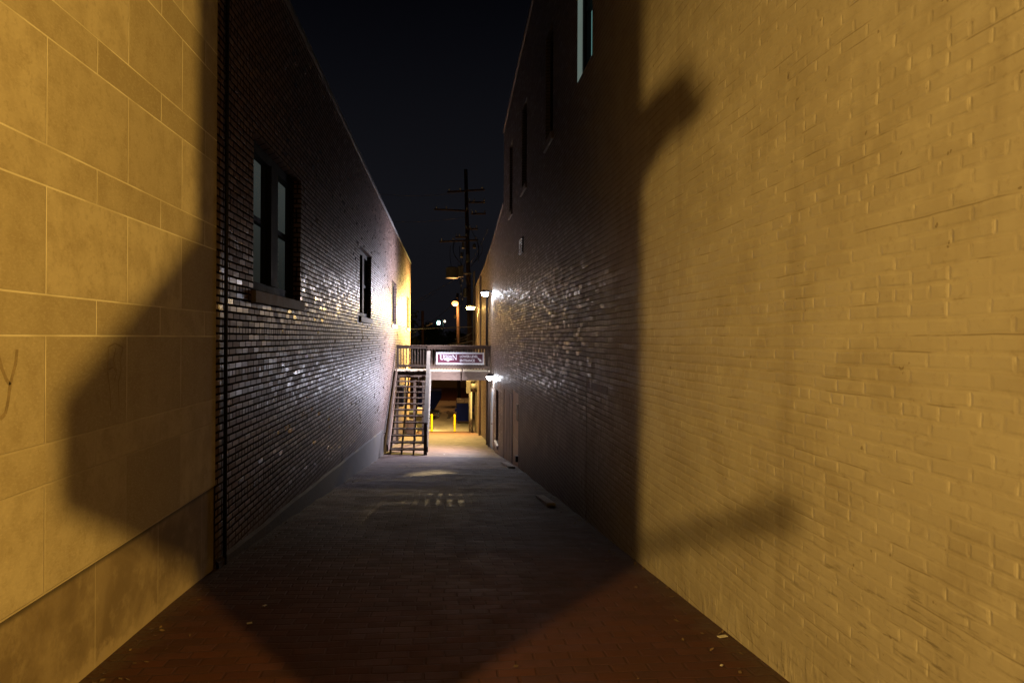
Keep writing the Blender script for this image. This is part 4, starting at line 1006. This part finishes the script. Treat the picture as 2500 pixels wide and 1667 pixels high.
# pipes on the right
g1 = ground(1.6, 40.2)
pipe('downpipe', [(1.55, 40.2, g1), (1.55, 40.2, g1 + 0.35), (1.50, 40.2, g1 + 0.5), (1.50, 40.2, H - 2.9)], 0.055, M['pipe_pale'], 'pale standpipe with a kinked foot near the far end of the right wall', 'pipe')
pipe('gas_pipe', [(1.44, 41.2, ground(1.44, 41.2)), (1.44, 41.2, H - 3.2), (1.75, 41.2, H - 3.0)], 0.04, M['pipe_pale'], 'thin pale pipe turning into the wall beside the dumpster', 'pipe')
pipe('downspout', [(XR - 0.06, 28.35, ZD + 0.02), (XR - 0.06, 28.35, H + 1.55), (XR - 0.02, 28.35, H + 1.75)], 0.05, M['black_metal'], 'dark downspout under the upper white lamp', 'pipe')
pipe('downspout', [(XR - 0.06, 34.0, ground(XR, 34.0)), (XR - 0.06, 34.0, H + 3.1)], 0.055, M['pipe_pale'], 'pale downspout on the right wall beyond the deck', 'pipe')
pipe('conduit', [(XR - 0.05, 36.4, H - 1.2), (XR - 0.05, 36.4, H + 1.3)], 0.035, M['pipe_pale'], 'thin conduit on the right wall under the yellow lamp', 'pipe')
pipe('drainpipe', [(XL + 0.03, 6.20, ground(XL, 6.2) - 0.1), (XL + 0.03, 6.20, ZT + 0.05)], 0.018, M['black_metal'], 'thin black drainpipe where the brick wall meets the stone one', 'pipe')
for i, zz in enumerate((H - 1.2, H + 0.55, H + 2.3)):
    pass

# litter and boards by the walls
mb = MB(); zz = ground(1.62, 10.3)
def flat(name, cx, cy, L, w, ang, h, mat, label, cat, group=None, dz=0.03):
    mb = MB(); d = Vector((math.cos(ang), math.sin(ang), 0)) * L / 2
    a = Vector((cx, cy, 0)) - d; b = Vector((cx, cy, 0)) + d
    a.z = ground(a.x, a.y) + dz; b.z = ground(b.x, b.y) + dz
    mb.bar(a, b, w, h); o = mb.build(name, mat); tag(o, label, cat, group); return o
flat('loose_board', 1.50, 10.25, 0.95, 0.13, R(92), 0.05, M['board'], 'short grey board lying at the foot of the painted wall, nearer the camera', 'board', 'boards at the foot of the right wall')
flat('loose_board', 1.56, 17.0, 1.7, 0.16, R(91), 0.06, M['board'], 'longer grey board lying at the foot of the painted wall near the tan door', 'board', 'boards at the foot of the right wall')
def litter(px, py, L, w, ang, label):
    Y = 6.0
    for _ in range(30):
        q = U(px, py, Y); z = ground(q.x, Y)
        Y = Y * (H - z) / (H - q.z)
    q = U(px, py, Y); flat('paper_scrap', q.x, q.y, L, w, ang, 0.004, M['paper'], label, 'litter', 'scraps of litter on the paving', 0.014)
litter(609, 1525, 0.035, 0.02, 0.4, 'small white paper scrap lower in the dark part of the paving')
litter(646, 1482, 0.035, 0.018, 1.2, 'small dull paper scrap higher in the dark part of the paving')
litter(1764, 1558, 0.06, 0.025, 0.3, 'pale torn scrap beside the foot of the lit painted wall')
litter(1762, 1629, 0.02, 0.012, 0.8, 'tiny pale scrap on the red paving near the bottom of the frame')
litter(1085, 1110, 0.05, 0.04, 0.8, 'white scrap on the lit paving beside the stairs')

rl = random.Random(11); mb = MB()
for i in range(420):
    side = rl.random() < 0.6; y = 2.2 + 20 * rl.random() ** 1.3
    x = (XR - 0.02 - abs(rl.gauss(0, 0.12))) if side else (XL + 0.06 + abs(rl.gauss(0, 0.12)))
    if i > 380: x = rl.uniform(-1.9, 1.7)
    s_ = rl.uniform(0.008, 0.026); a_ = rl.uniform(0, 6.28); z_ = ground(x, y) + und(x, y) + 0.012
    u_ = Vector((math.cos(a_), math.sin(a_), rl.uniform(-0.3, 0.5))) * s_; v_ = Vector((-math.sin(a_), math.cos(a_), rl.uniform(-0.3, 0.5))) * s_ * rl.uniform(0.35, 0.8)
    p_ = Vector((x, y, z_ + 0.006)); mb.face([p_ - u_, p_ - v_, p_ + u_ * 0.8, p_ + v_])
tag(mb.build('leaf_litter', simple('dry_leaf_litter', (0.13, 0.085, 0.05), 0.9, 0.5, 9), recalc=False), 'dry leaves and grit blown along the feet of both walls', 'litter', kind='stuff')

# ------------------------------------------------------------------ far backdrop
mb = MB(); mb.box(-14, 5.5, 81, 81.4, H - 6.2, H - 3.0); mb.box(-14, 5.5, 80.9, 81.5, H - 2.998, H - 2.8)
tag(mb.build('far_wall', M['tanwall']), 'low tan wall closing the rear lot seen under the deck', 'wall')
hs = empty('far_house', (2, 135, H - 6), 'pale house far beyond the alley behind the lamps', 'house')
mb = MB(); mb.box(-8, 2.2, 132, 142, H - 6.2, H - 1.0); mb.build('wall', M['house'], hs)
mb = MB(); mb.prism([(-8.5, H - 1.0), (2.7, H - 1.0), (-2.9, H + 1.4)], 'y', 131.6, 142.4); mb.build('roof', M['roof'], hs)
def tree(x, y, h, cr, label, seed):
    rnd = random.Random(seed); z = H - 6.0
    t = empty('broadleaf_tree', (x, y, z), label, 'tree', 'dark trees beyond the brick building')
    mb = MB(); mb.tube([(x, y, z - 0.2), (x + 0.1, y, z + h * 0.3), (x - 0.1, y, z + h * 0.6)], [0.3, 0.22, 0.12], 8)
    tips = []
    for i in range(9):
        a = rnd.uniform(0, 6.28); rr = cr * rnd.uniform(0.45, 0.95); s = Vector((x, y, z + h * rnd.uniform(0.28, 0.5)))
        e_ = Vector((x + rr * math.cos(a), y + rr * math.sin(a), z + h * rnd.uniform(0.5, 0.95))); tips.append(e_)
        mb.tube([s, (s + e_) / 2 + Vector((0, 0, 0.3)), e_], [0.10, 0.06, 0.02], 6)
    mb.build('trunk', M['bark'], t)
    mb = MB()
    for tp2 in tips + [Vector((x, y, z + h * 0.9))]:
        for k in range(5):
            c_ = tp2 + Vector((rnd.gauss(0, 0.5), rnd.gauss(0, 0.5), rnd.gauss(0, 0.4))) * cr * 0.35
            for q in range(46):
                d_ = Vector((rnd.gauss(0, 1), rnd.gauss(0, 1), rnd.gauss(0, 0.8))) * cr * 0.14
                p = c_ + d_; s = rnd.uniform(0.10, 0.22)
                u_ = Vector((rnd.uniform(-1, 1), rnd.uniform(-1, 1), rnd.uniform(-1, 1))).normalized(); v_ = u_.orthogonal().normalized()
                mb.face([p - u_ * s, p - v_ * s * 0.6, p + u_ * s, p + v_ * s * 0.6])
    mb.build('crown', M['leaf'], t, recalc=False)
tree(-4.6, 74, 9.5, 3.0, 'dark tree against the night sky beside the end of the brick building', 3)
tree(-2.6, 100, 8.0, 2.6, 'dark tree behind the plain grey pole', 4)
tree(2.0, 105, 7.0, 2.4, 'dark tree low behind the orange lamp pole', 5)
